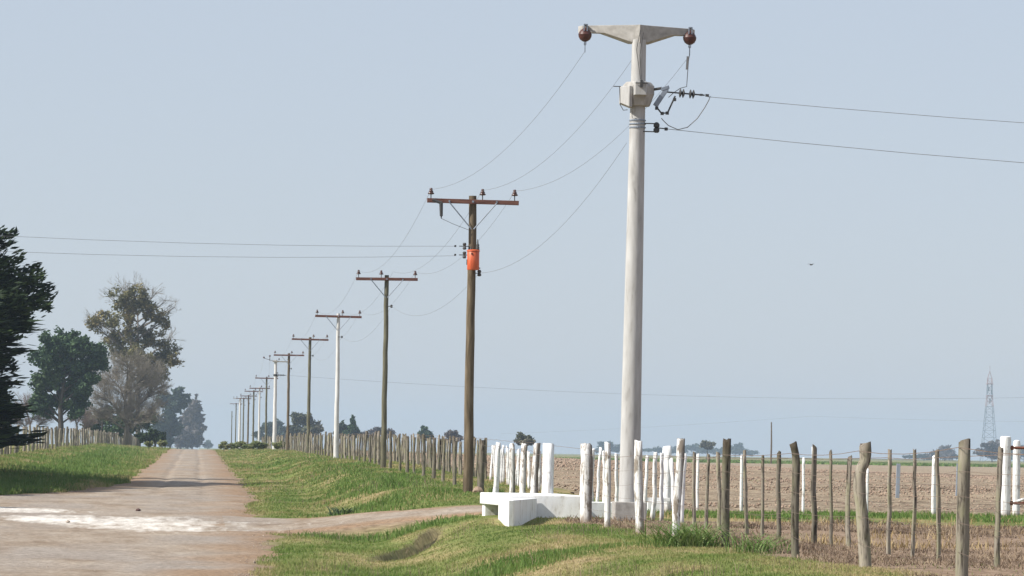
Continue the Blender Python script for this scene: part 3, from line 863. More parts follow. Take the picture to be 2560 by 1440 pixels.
mb.lathe([(.03, -.08), (.06, -.05), (.035, 0), (.055, .05), (.03, .09)], (.2, -.08, zz2(683)), 8)
mb.build('neutral_spool', 'dark_fitting', e2)
# transformer
tz = zz2(676) + gz(*P2)
tr = empty('transformer', (P2[0] + .02, P2[1] - .31, tz), 'small orange cylindrical transformer bolted to the wooden pole', 'transformer')
MB().lathe([(.15, 0), (.158, .012), (.158, .47), (.15, .48)], (0, 0, 0), 26).build('tank', 'orange_paint', tr, autos=True)
lid = MB().lathe([(.172, .482), (.172, .51), (.15, .525), (.04, .535)], (0, 0, 0), 26).build('lid', 'orange_paint', tr, autos=True)
mb = MB()
mb.lathe([(.03, .5), (.045, .53), (.06, .55), (.035, .57), (.055, .6), (.03, .62), (.05, .65), (.025, .68), (.012, .8)], (.11, 0, 0), 10)
mb.build('bushing', 'dark_fitting', tr, smooth=True)
MB().lathe([(.02, .5), (.035, .53), (.02, .56), (.01, .62)], (-.06, .06, 0), 8).build('bushing', 'dark_fitting', tr, smooth=True)
for zz in (.08, .4):
    MB().box((0, .2, zz), (.09, .1, .05)).build('mounting_bracket', 'dark_fitting', tr)
MB().box((-.05, -.155, .42), (.03, .03, .05)).box((-.165, 0, .2), (.02, .03, .14)).box((.165, -.02, .05), (.04, .04, .03)).pieces('lug', 'dark_fitting', tr)

LINE = [(P2[0], P2[1], 6.68)]
specs = [
 # dist, top, kind, r0, r1, label, armmat, ins
 (161.5, 6.80, 'green_pole', .115, .085, 'slim mossy wooden pole, first one beyond the pole with the orange transformer', 'arm_wood', (-1.1, -.22, 1.1), 'wooden_pole'),
 (215.0, 7.02, 'pale_concrete', .14, .085, 'white concrete pole with a wooden crossarm, nearest of the white poles on the verge', 'arm_wood', (-1.1, .22, 1.1), 'white_pole'),
 (273.0, 7.33, 'green_pole', .12, .09, 'wooden pole just beyond the nearest white pole with a wooden crossarm', 'arm_wood', (-1.1, .22, 1.1), 'wooden_pole'),
 (328.5, 7.52, 'wood_pole', .12, .095, 'dark wooden pole right beside the white pole that has a side bracket', 'arm_wood', (-1.1, .22, 1.1), 'wooden_pole'),
 (386.0, 8.2, 'pale_concrete', .2, .13, 'stout white concrete pole with a side bracket and half a grey crossarm', 'arm_concrete', (-1.1, -.6), 'white_pole'),
 (437.0, 7.5, 'green_pole', .12, .09, 'far wooden pole just left of the stout white pole with a side bracket', 'arm_wood', (-1.1, .22, 1.1), 'wooden_pole'),
 (487.0, 7.15, 'pale_concrete', .14, .09, 'far thin white pole, middle one of the three white poles nearest the crest', 'arm_wood', (-1.1, .22, 1.1), 'white_pole'),
 (540.0, 7.5, 'green_pole', .13, .1, 'far dark pole just left of the far thin white pole', 'arm_wood', (-1.1, .22, 1.1), 'wooden_pole'),
 (597.0, 7.6, 'wood_pole', .14, .11, 'far dark pole, second left of the far thin white pole', 'arm_wood', (-1.1, .22, 1.1), 'wooden_pole'),
 (662.0, 8.0, 'green_pole', .13, .1, 'far dark pole just right of the farthest white pole', 'arm_wood', (-1.1, .22, 1.1), 'wooden_pole'),
 (722.0, 8.7, 'pale_concrete', .24, .16, 'farthest and smallest white concrete pole beside the crest of the road', 'arm_concrete', (-1.1, .22, 1.1), 'white_pole'),
 (800.0, 8.6, 'green_pole', .13, .1, 'faint pole just left of the farthest white pole', 'arm_wood', (), 'wooden_pole'),
 (900.0, 7.9, 'green_pole', .13, .1, 'faint bare pole, leftmost of the whole row', None, (), 'wooden_pole'),
]
random.seed(21)
p7 = None
for k, (d, top, kind, r0, r1, lab, am, ins, nm) in enumerate(specs):
    px = 7.06 + .0008 * (d - 160) + {0: .22, 1: .12, 2: .2}.get(k, 0)
    arm = (-1.2, 1.2)
    br = .62
    if k == 4:
        arm, br = (-.15, 1.25), 0
    if am is None:
        arm = None
    e, H, za = line_pole(nm, lab, px, d, top, kind, r0, r1, arm=arm, ins=ins if k != 4 else (.3, 1.15), armmat=am or 'arm_wood', brace=br, tiltarm=R(random.uniform(-.6, .6)), lean=random.uniform(-.004, .004))
    if k == 4:
        MB().box((-.05, -.1, za + .03), (.5, .3, .14)).build('cap_block', 'arm_concrete', e, bevel=.01)
        mb = MB().tube([(0, -.16, za - 1.25), (.95, -.16, za - 1.25)], .04, 6)
        for q in (.3, .5, .7):
            mb.lathe([(.05, -.05), (.11, 0), (.05, .05)], (q, -.16, za - 1.25), 8, (1, 0, 0))
        mb.lathe([(.17, -.1), (.2, -.06), (.2, .06), (.17, .1)], (0, 0, za - 1.25), 12)
        mb.build('side_bracket', 'dark_fitting', e)
        MB().tube([(-.55, -.1, za + .05), (-.55, -.1, za + .5)], .03, 5).lathe([(.03, 0), (.1, .02), (.06, .12), (.02, .16)], (-.55, -.1, za + .45), 8).build('insulator', 'porcelain', e)
        MB().tube([(-1.1, -.1, za + .3), (-.2, -.1, za + .05)], .02, 5).lathe([(.03, 0), (.1, .02), (.06, .12), (.02, .16)], (-1.1, -.1, za + .3), 8).build('insulator', 'porcelain', e)
        p7 = (px, d, za + gz(px, d))
    LINE.append((px, d, top))

# ------------------------------------------------------------------ overhead wires
def sag_pts(a, b, sag, n=16):
    a, b = Vector(a), Vector(b)
    return [a.lerp(b, t) + Vector((0, 0, -4 * sag * t * (1 - t))) for t in np.linspace(0, 1, n)]
def wire(label, spans, r=.0055, group=None):
    e0 = spans[0][0]
    pts = []
    for (a, b, s) in spans:
        q = sag_pts(a, b, s)
        pts += q if not pts else q[1:]
    o = MB().tube([Vector(p) - Vector(e0) for p in pts], r, 4).build('overhead_wire', 'wire', None, loc=e0)
    tag(o, label, 'power line', group)
    return o
EY = EYE
starts = {'left': (P1[0] - 1.04 + LEAN, P1[1] + .3, EY + 7.93), 'middle': (P1[0] + LEAN, P1[1] + .16, EY + 7.95), 'right': (P1[0] + 1.04 + LEAN, P1[1] + .3, EY + 7.89)}
offs = {'left': -1.1, 'middle': .24, 'right': 1.1}
desc = {'left': 'thin wire from the left insulator of the concrete pole along the left crossarm tips',
        'middle': 'thin wire from behind the top of the concrete pole along the middle insulators',
        'right': 'thin wire from the right insulator of the concrete pole along the right crossarm tips'}
for key in ('left', 'middle', 'right'):
    sp = []
    prev = starts[key]
    for i, (x, y, top) in enumerate(LINE[:12]):
        if i == 5:
            o = {'left': -1.1, 'middle': -.55, 'right': 1.15}[key]
        else:
            o = offs[key]
        nxt = (x + o, y - .15, EY + top + .14)
        sp.append((prev, nxt, .62 if i == 0 else .75))
        prev = nxt
    wire(desc[key], sp, .0036)
sp = []; prev = (P1[0] - .14, P1[1] + .12, EY + 6.12)
for i, (x, y, top) in enumerate(LINE[:12]):
    nxt = (x + .2, y - .09, EY + (4.66 if i == 0 else top - 1.2))
    sp.append((prev, nxt, .62 if i == 0 else .7)); prev = nxt
wire('lowest wire from the concrete pole, passing just below the orange transformer', sp, .0036)
wire('upper wire leaving the concrete pole to the right edge', [((P1[0] + 1.36 + LEAN, P1[1] - .1, EY + 7.05), (46, 82, EY + 7.0), .62)], .005)
wire('lower wire leaving the concrete pole to the right edge', [((P1[0] + .6 + .9 * LEAN, P1[1] - .1, EY + 6.395), (46, 82, EY + 6.3), .78)], .0052)
wire('upper of two wires from the wooden pole across the road to the left edge', [((P2[0] - .45, P2[1] - .1, EY + 5.35), (-28, 80, EY + 6.0), .72)], .0038)
wire('lower of two wires from the wooden pole across the road to the left edge', [((P2[0] - .45, P2[1] - .1, EY + 5.1), (-28, 80, EY + 5.6), .8)], .0038)
wire('far thin wire running right from the bracket of the stout white pole', [((p7[0] + .95, p7[1] - .16, p7[2] - 1.25), (96, 452, EY + 7.1), 1.0), ((96, 452, EY + 7.1), (190, 520, EY + 7.3), 1.2)], .008)
wire('very faint far wire rising to the right above the field', [((60, 820, EY + 3.6), (104, 700, EY + 6.9), .3), ((104, 700, EY + 6.9), (190, 640, EY + 8.0), 1.0)], .009)

# ------------------------------------------------------------------ fences
def post_mesh(name, h, r, seed, crook=.02, sides=8, path=None, segs=8, taper=.85, flat=1.0):
    g = random.Random(seed)
    mb = MB()
    if path is None:
        px, py = 0, 0
        ph = g.uniform(0, 6.28); am = g.uniform(.2, 1) * crook
        path = []
        for i in range(segs + 1):
            t = i / segs
            path.append((am * math.sin(t * 3.3 + ph) - am * math.sin(ph) + g.uniform(-.25, .25) * crook, am * math.cos(t * 2.7 + ph) - am * math.cos(ph) + g.uniform(-.25, .25) * crook, -.25 + (h + .25) * t))
    n = len(path)
    lob = [1 + g.uniform(-.14, .14) for _ in range(sides)]
    vs, fs = [], []
    for i, p in enumerate(path):
        t = i / (n - 1)
        rr = r * (1.06 - (1 - taper) * t) * (1 + g.uniform(-.06, .06))
        tw = .35 * t
        for j in range(sides):
            a = 2 * math.pi * j / sides + tw
            k = rr * lob[j] * (1 + g.uniform(-.05, .05))
            dz = g.uniform(-.035, .035) if i == n - 1 else 0
            vs.append((p[0] + k * math.cos(a), p[1] + k * math.sin(a) * flat, p[2] + dz))
    for i in range(n - 1):
        for j in range(sides):
            j2 = (j + 1) % sides
            fs.append((i * sides + j, i * sides + j2, (i + 1) * sides + j2, (i + 1) * sides + j))
    vs.append((path[-1][0], path[-1][1], path[-1][2] + .012))
    c = len(vs) - 1
    fs += [((n - 1) * sides + j, (n - 1) * sides + (j + 1) % sides, c) for j in range(sides)]
    mb.add(vs, fs)
    return mb.mesh(name, True)

random.seed(5)
thick = [post_mesh('post', 1.4, .062, 100 + i, .045) for i in range(12)]
slim = [post_mesh('post', 1.36, .036, 200 + i, .03, 7, flat=.7) for i in range(12)]
def place(me, name, x, d, fence, mat, h=1.4, base_h=1.4, r=1.0, rot=None, lean=(0, 0), label=None):
    o = link(name, me, mat, fence)
    o.location = (x - fence.location.x, d - fence.location.y, gz(x, d) - fence.location.z)
    o.scale = (r, r, h / base_h)
    o.rotation_euler = (lean[1], lean[0], random.uniform(0, 6.28) if rot is None else rot)
    if label: o['label'] = label
    return o
def add_wire(fence, pts, r, mat='rusty_wire', name='wire'):
    f = fence.location
    return MB().tube([Vector(p) - f for p in pts], r, 3).build(name, mat, fence)

# --- front fence of the right side
RX = 7.45
def rx(d): return RX
ff = empty('wire_fence', (RX, 60, gz(RX, 60)), 'front wire fence of crooked old wooden posts, partly whitewashed, on the right verge', 'fence')
tops = []
def dpx(x): return survey_d(RX, x)
def front(xpx, ztop, r, mat, path=None, seed=0, lean=(0, 0), label=None, sides=9):
    d = dpx(xpx)
    g0 = gz(RX, d)
    h = ztop + EYE - g0
    if path:
        s = 10400 / d
        P = [((q[0] - xpx) / s + (q[1] - 1140) * -.0157 / s * 0, 0, 0) for q in path]
        ys = [q[1] for q in path]
        pts = []
        for (q, p) in zip(path, P):
            tt = (ys[0] - q[1]) / (ys[0] - ys[-1])
            pts.append((p[0] - .0157 * tt * h, .01 * math.sin(5 * tt), -.05 + (h + .05) * tt))
        pts = [(pts[0][0], 0, -.3)] + pts
        # resample for a rounder bend
        fine = []
        for i in range(len(pts) - 1):
            a, b_ = Vector(pts[i]), Vector(pts[i + 1])
            fine += [a, a.lerp(b_, .5)]
        fine.append(Vector(pts[-1]))
        sm = [fine[0]] + [(fine[i - 1] + fine[i] * 2 + fine[i + 1]) / 4 for i in range(1, len(fine) - 1)] + [fine[-1]]
        me = post_mesh('post', h, r, seed, path=sm, sides=sides, taper=.9)
        o = place(me, 'post', RX, d, ff, mat, 1, 1, rot=0, label=label)
    else:
        me = post_mesh('post', h, r, seed, .03, sides)
        o = place(me, 'post', RX, d, ff, mat, 1, 1, lean=lean, rot=0, label=label)
    tops.append((d, g0))
front(2860, .15, .06, 'old_post', seed=301)
front(2412, .17, .064, 'old_post', path=[(2404, 1449), (2408, 1330), (2410, 1230), (2413, 1104)], seed=302)
front(2160, .15, .066, 'old_post', path=[(2168, 1452), (2166, 1400), (2163, 1340), (2158, 1280), (2151, 1220), (2152, 1190), (2161, 1168), (2169, 1148), (2166, 1112)], seed=303, label='strongly bent post with a hooked top')
front(1990, .16, .055, 'old_post', path=[(1993, 1412), (1989, 1370), (1990, 1300), (1991, 1230), (1994, 1160), (1991, 1135), (1985, 1111)], seed=304)
front(1816, .21, .062, 'old_post', path=[(1815, 1372), (1815, 1300), (1816, 1200), (1819, 1103)], seed=305)
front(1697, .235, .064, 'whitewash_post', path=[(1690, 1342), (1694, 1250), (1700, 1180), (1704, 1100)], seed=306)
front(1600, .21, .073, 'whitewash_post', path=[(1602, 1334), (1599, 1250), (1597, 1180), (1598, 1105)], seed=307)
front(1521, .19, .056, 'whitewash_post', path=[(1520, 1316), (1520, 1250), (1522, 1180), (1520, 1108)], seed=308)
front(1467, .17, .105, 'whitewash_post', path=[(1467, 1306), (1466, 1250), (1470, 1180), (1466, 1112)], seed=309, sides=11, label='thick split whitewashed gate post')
front(1371, .19, .125, 'clean_whitewash', path=[(1369, 1262), (1372, 1180), (1373, 1110)], seed=310, sides=14, label='stoutest whitewashed gate post')
for xp, zt, rr in ((1334, .2, .085), (1308, .19, .075), (1278, .19, .07), (1240, .22, .078)):
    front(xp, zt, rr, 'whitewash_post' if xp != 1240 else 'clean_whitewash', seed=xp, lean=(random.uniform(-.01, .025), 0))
front(1206, .29, .085, 'old_post', path=[(1202, 1232), (1203, 1190), (1206, 1140), (1207, 1103)], seed=311)
random.seed(31)
far_x = [1138, 1108, 1083, 1058, 1037, 1017, 1000, 975, 962, 948, 936, 925]
for i, xp in enumerate(far_x):
    d = dpx(xp)
    hh = random.uniform(1.26, 1.44)
    place(thick[i % 12], 'post', RX, d, ff, 'old_post', hh, 1.4, random.uniform(.8, 1.1), lean=(random.uniform(-.04, .04), 0))
    tops.append((d, gz(RX, d)))
d = dpx(925)
i = 0
while d < 470:
    d += random.uniform(4.6, 6.2); i += 1
    place(thick[i % 12], 'post', RX, d, ff, 'old_post', random.uniform(1.2, 1.45), 1.4, random.uniform(.8, 1.15), lean=(random.uniform(-.04, .04), 0))
    tops.append((d, gz(RX, d)))
tops.sort()
gate0, gate1 = dpx(1467), dpx(1371)
for k, hz in enumerate((.3, .58, .84, 1.08, 1.31)):
    for part in ([t for t in tops if t[0] <= gate0 + .1], [t for t in tops if t[0] >= gate1 - .1]):
        pts = []
        for j, (dd, g0) in enumerate(part):
            p = (RX - .07, dd, g0 + hz)
            if j:
                q = pts[-1]
                sg = .02 + .015 * ((j * 7 + k * 3) % 4)
                if k == 0 and dd < 60: sg = .12
                for t in (.25, .5, .75):
                    pts.append((p[0], q[1] + (dd - q[1]) * t, q[2] + (p[2] - q[2]) * t - sg * 4 * t * (1 - t)) if t else p)
                # (sag points were interpolated from the last post)
                a_ = pts[-4]
                pts[-3:] = [(p[0], a_[1] + (dd - a_[1]) * t, a_[2] + (p[2] - a_[2]) * t - sg * 4 * t * (1 - t)) for t in (.25, .5, .75)]
            pts.append(p)
        add_wire(ff, pts, .0022 if k < 4 else .004)

# --- second fence, slim stakes 1.75 m behind the front one
SX = 9.2
sf = empty('stake_fence', (SX, 60, gz(SX, 60)), 'second wire fence of slim closely set stakes, behind the front wire fence', 'fence')
def spx(x): return survey_d(SX, x)
random.seed(41)
row = []
for xp, mat in [(2720, 0), (2495, 0), (2345, 0), (2280, 0), (2223, 0), (2125, 0), (2080, 0), (2040, 2), (1948, 0), (1908, 0), (1868, 0), (1798, 0), (1767, 0), (1737, 0)]:
    dd = spx(xp)
    o = place(slim[len(row) % 12], 'stake', SX, dd, sf, 'old_post', random.uniform(1.3, 1.4) if mat != 2 else 1.46, 1.36, random.uniform(.95, 1.2) * (1.45 if mat == 2 else 1), lean=(random.uniform(-.02, .03), 0))
    row.append((dd, gz(SX, dd)))
for xp in (1708, 1686, 1655, 1632, 1612, 1580, 1540, 1511, 1496, 1482, 1452):
    dd = spx(xp)
    place(slim[len(row) % 12], 'stake', SX, dd, sf, 'clean_whitewash', random.uniform(1.22, 1.36), 1.36, random.uniform(1.3, 1.6), lean=(random.uniform(-.008, .012), 0))
    row.append((dd, gz(SX, dd)))
dd = 108.0
while dd < 430 and len(row) < 292:
    w = dd < 130
    place(slim[random.randrange(12)], 'stake', SX + random.uniform(-.1, .1), dd, sf, 'clean_whitewash' if w else 'old_post', random.uniform(1.0, 1.14) if w else random.uniform(1.12, 1.34), 1.36, random.uniform(1.0, 1.4), lean=(random.uniform(-.025, .025), 0))
    row.append((dd, gz(SX, dd)))
    dd += random.uniform(.75, 1.35) * (1 if dd < 220 else 1.4)
row.sort()
for k, hz in enumerate((.35, .65, .95, 1.28)):
    add_wire(sf, [(SX - .04, a_, b_ + hz + random.uniform(-.012, .012)) for a_, b_ in row if not 101 < a_ < 107], .0022 if k < 3 else .0045)

# --- fence of the left side
LX = -10.2
lf = empty('left_wire_fence', (LX, 200, gz(LX, 200)), 'long wire fence of weathered posts on top of the left verge', 'fence')
lf.name = 'post_fence'
random.seed(51)
row = []
d = 178.0
i = 0
while d < 720:
    place(thick[i % 12], 'post', LX + random.uniform(-.08, .08), d, lf, 'old_post', random.uniform(1.52, 1.75), 1.4, random.uniform(1.1, 1.5), lean=(random.uniform(-.02, .02), 0))
    row.append((d, gz(LX, d)))
    d += random.uniform(2.8, 5.0); i += 1
for hz in (.35, .65, .95, 1.25):
    add_wire(lf, [(LX + .09, a_, b_ + hz) for a_, b_ in row], .005)

# --- whitewashed cross fence in front of the field, with gate
CD = 91.6
cf = empty('white_cross_fence', (13, CD, gz(13, CD)), 'low fence of thin white stakes and hanging grey slats along the ploughed field', 'fence')
random.seed(61)
def cx(x): return survey_x(CD, x, -.5)
def stake(xp, zt, r, mat, sides=8, zb=None, name='stake', label=None, flat=1.0, seed=0, dy=0.0):
    x = cx(xp); g0 = gz(x, CD)
    me = post_mesh(name, zt + EYE - g0, r, 700 + int(xp), .012, sides, flat=flat)
    return place(me, name, x, CD + dy, cf, mat, 1, 1, rot=0, label=label)
stake(1668, .18, .105, 'clean_whitewash', 14, name='post', label='stout white corner post')
for xp, zt, r in ((1855, .0, .036), (1945, -.06, .022), (2008, -.03, .032), (2170, -.25, .03), (1745, .02, .034)):
    stake(xp, zt, r, 'clean_whitewash')
stake(2034, .2, .055, 'clean_whitewash')
stake(2335, .06, .05, 'clean_whitewash')
for xp, zt, zb in ((2245, -.12, -.88), (2395, -.1, -.82)):
    x = cx(xp); g0 = gz(x, CD)
    MB().box((0, 0, 0), (.085, .03, zt - zb), ry=R(1.5)).build('hanging_slat', 'grey_board', cf, loc=(x - cf.location.x, 0, (zt + zb) / 2 + EYE - cf.location.z), bevel=.004)
for hz in (.3, .62, .95, 1.25):
    pts = [(x, CD + .06, gz(x, CD) + hz - .02 * math.sin(x * 2.1) ** 2) for x in np.arange(cx(1668), cx(2513), .5)]
    add_wire(cf, pts, .004)
# gate posts and gate
gpost = empty('gate_post', (cx(2513), CD, gz(cx(2513), CD)), 'stout white gate post with rusty hinges at the right edge', 'post')
MB().lathe([(.125, -.25), (.125, 1.72), (.118, 1.8), (.09, 1.815)], (0, 0, 0), 18).build('shaft', 'clean_whitewash', gpost, autos=True)
for zz in (1.56, .33):
    MB().box((.16, -.06, zz), (.14, .05, .05)).tube([(.14, -.06, zz - .05), (.14, -.06, zz + .05)], .03, 8).build('hinge', 'rust', gpost)
sp_ = MB().lathe([(.085, -.25), (.085, 1.62), (.07, 1.7), (.03, 1.72)], (0, 0, 0), 14).build('white_post', 'clean_whitewash', None, loc=(survey_x(CD + .9, 2541, -.5), CD + .9, gz(cx(2539), CD + .9)), autos=True)
tag(sp_, 'slimmer white post just right of and behind the stout white gate post', 'post')
gt = empty('field_gate', (cx(2513) + .2, CD - .06, gz(cx(2513), CD)), 'open-framed gate with rusty rails and a white brace at the right edge', 'gate')
for zz in (1.56, .33):
    MB().tube([(0, 0, zz), (3.6, 0, zz)], .032, 8).build('rail', 'rust', gt)
MB().tube([(.05, .0, .37), (3.5, 0, 1.5)], .035, 6).build('brace', 'clean_whitewash', gt)
for xx in (3.6,):
    MB().tube([(xx, 0, .28), (xx, 0, 1.6)], .035, 8).build('stile', 'rust', gt)

# ------------------------------------------------------------------ white walls of the cattle guard
def wallpts(lst): return lst
g1 = gz(6.6, 84.4)
A = [(6.37, 84.0), (7.9, 83.95), (7.6, 88.1), (6.02, 88.0)]
o = empty('cattle_guard', (6.37, 84.0, g1), 'long low whitewashed slab and wall before the stout gate posts, left of the concrete pole', 'wall')
zt, zb = -.86 + EYE - g1, -1.1 + EYE - g1
MB().prism([(p[0] - 6.37, p[1] - 84.0) for p in A], zb, zt).build('slab', 'white_wall', o, bevel=.02)
MB().prism([(-.004, -.004), (1.536, -.055), (1.53, .3), (-.036, .35)], -.9, zt + .003).build('front_wall', 'white_wall', o, bevel=.02)
MB().prism([(-.26, 3.7), (1.2, 3.8), (1.18, 4.06), (-.3, 3.97)], -.9, zb + .002).build('back_wall', 'white_wall', o, bevel=.008)
B = [(6.03, 80.0), (6.9, 83.96), (6.12, 83.96)]
o = MB().prism([(0, 0), (.1, .02), (.87, 3.95), (.09, 3.95)], -.9, -.925 + EYE - g1).build('wing_block', 'white_wall', None, loc=(6.03, 80.0, g1), bevel=.012)
tag(o, 'whitewashed wing block nearest the camera, its right side in shade', 'wall')
g2 = gz(8.6, 85.8)
o = MB().prism([(0, 0), (1.3, .1), (1.26, .6), (-.04, .5)], -.7, -1.0 + EYE - g2).build('low_parapet', 'white_wall', None, loc=(8.0, 85.5, g2), bevel=.015)
tag(o, 'short low white wall behind the split gate post and beside the concrete pole foot', 'wall')
g3 = gz(10.05, 91.2)
kb = empty('white_block', (10.05, 91.0, g3), 'small white block under a short beam, right of the concrete pole foot', 'block')
MB().box((0, 0, (-1.04 + EYE - g3) / 2 - .1), (.3, .3, -1.04 + EYE - g3 + .2)).build('block', 'white_wall', kb, bevel=.01)
MB().box((.05, 0, -.99 + EYE - g3), (.62, .14, .08)).build('beam', 'white_wall', kb, bevel=.008)

# ------------------------------------------------------------------ plants and stones on the verges
def leafset(N, centres, size, seed, flat=0.0, aspect=.45):
    g = np.random.default_rng(seed)
    u = g.normal(size=(N, 3)); u[:, 2] *= (1 - flat); u /= np.linalg.norm(u, axis=1)[:, None]
    w = g.normal(size=(N, 3)); w -= (w * u).sum(1)[:, None] * u; w /= np.linalg.norm(w, axis=1)[:, None]
    s = size * g.uniform(.6, 1.4, N)
    u *= s[:, None] * .5; w *= s[:, None] * .5 * aspect
    V = np.stack([centres - u, centres + w, centres + u, centres - w], 1).reshape(-1, 3)
    Fc = np.arange(N * 4).reshape(-1, 4)
    return V, Fc
def tuft(name, label, cat, x, d, n, h, w, spread, mat, droop=.8, seed=1, group=None):
    g = random.Random(seed)
    e = empty(name, (x, d, gz(x, d)), label, cat, group)
    for part in range(3):
        mb = MB()
        for _ in range(n // 3):
            a = g.uniform(0, 6.28); L = h * g.uniform(.5, 1.1); bx, by = g.gauss(0, spread * .45), g.gauss(0, spread * .45)
            ca, sa = math.cos(a), math.sin(a)
            ww = w * g.uniform(.6, 1.3)
            pts = []
            for i in range(5):
                t = i / 4
                rr = L * droop * t ** 1.6
                pts.append((bx + ca * rr, by + sa * rr, -.02 + L * (t - .42 * droop * t * t)))
            vs = []
            for i, p in enumerate(pts):
                k = ww * (1 - i / 4.4) * (.6 if i == 0 else 1)
                vs += [(p[0] - sa * k, p[1] + ca * k, p[2]), (p[0] + sa * k, p[1] - ca * k, p[2])]
            mb.add(vs, [(2 * i, 2 * i + 1, 2 * i + 3, 2 * i + 2) for i in range(4)])
        mb.build('leaves', mat, e)
    return e
tuft('arching_grass', 'big clump of arching green grass at the foot of the straight old post', 'plant', 6.95, 58.2, 420, .72, .011, .55, 'weed_leaf', 1.15, 2)
tuft('arching_grass', 'loose seeding grass clump just right of the foot of the straight old post', 'plant', 7.5, 55.2, 160, .6, .008, .4, 'weed_leaf', 1.25, 3)
tuft('thistle', 'dark leafy thistle low on the green verge below the wooden poles', 'plant', 3.75, 102.8 + 6, 54, .44, .03, .24, 'thistle_leaf', .9, 4)
tuft('thistle', 'smaller dark thistle beside the larger one on the green verge', 'plant', 4.02, 108.0, 30, .34, .026, .16, 'thistle_leaf', .9, 5)
tuft('weed_clump', 'dark green weed clump among bright grass on the verge before the old posts', 'plant', 5.75, 121, 150, .45, .012, .35, 'lush_blade', .6, 6)
tuft('weed_clump', 'bushy green weed right beside the foot of the post nearest the wooden pole', 'plant', 7.75, 107, 100, .35, .012, .2, 'lush_blade', .6, 8)
def rock(name, label, x, d, r, mat, seed):
    g = random.Random(seed)
    mb = MB(); k = 8
    prof = [(.35, -.45), (.9, -.2), (1.0, .1), (.7, .5), (.25, .68)]
    mb.lathe([(a_ * r, b_ * r) for a_, b_ in prof], (0, 0, 0), k)
    mb.v = [(p[0] * g.uniform(.75, 1.2), p[1] * g.uniform(.75, 1.2), p[2] * g.uniform(.8, 1.15)) for p in mb.v]
    o = mb.build(name, mat, None, loc=(x, d, gz(x, d) + .05))
    return tag(o, label, 'stone')
rock('stone', 'dark reddish stone lying on the road behind the white chalk', -1.5, 111.5, .075, 'dark_stone', 1)
rock('stone', 'pale stone at the left end of the white chalk', -4.85, 103, .07, 'stone', 2)
rock('stone', 'small grey stone on the near rim of the white chalk', -2.9, 96.5, .05, 'stone', 3)
rock('dirt_lump', 'lump of brown earth at the foot of the wooden pole with the transformer', 7.32, 107.7, .16, 'clod', 4)['category'] = 'dirt'

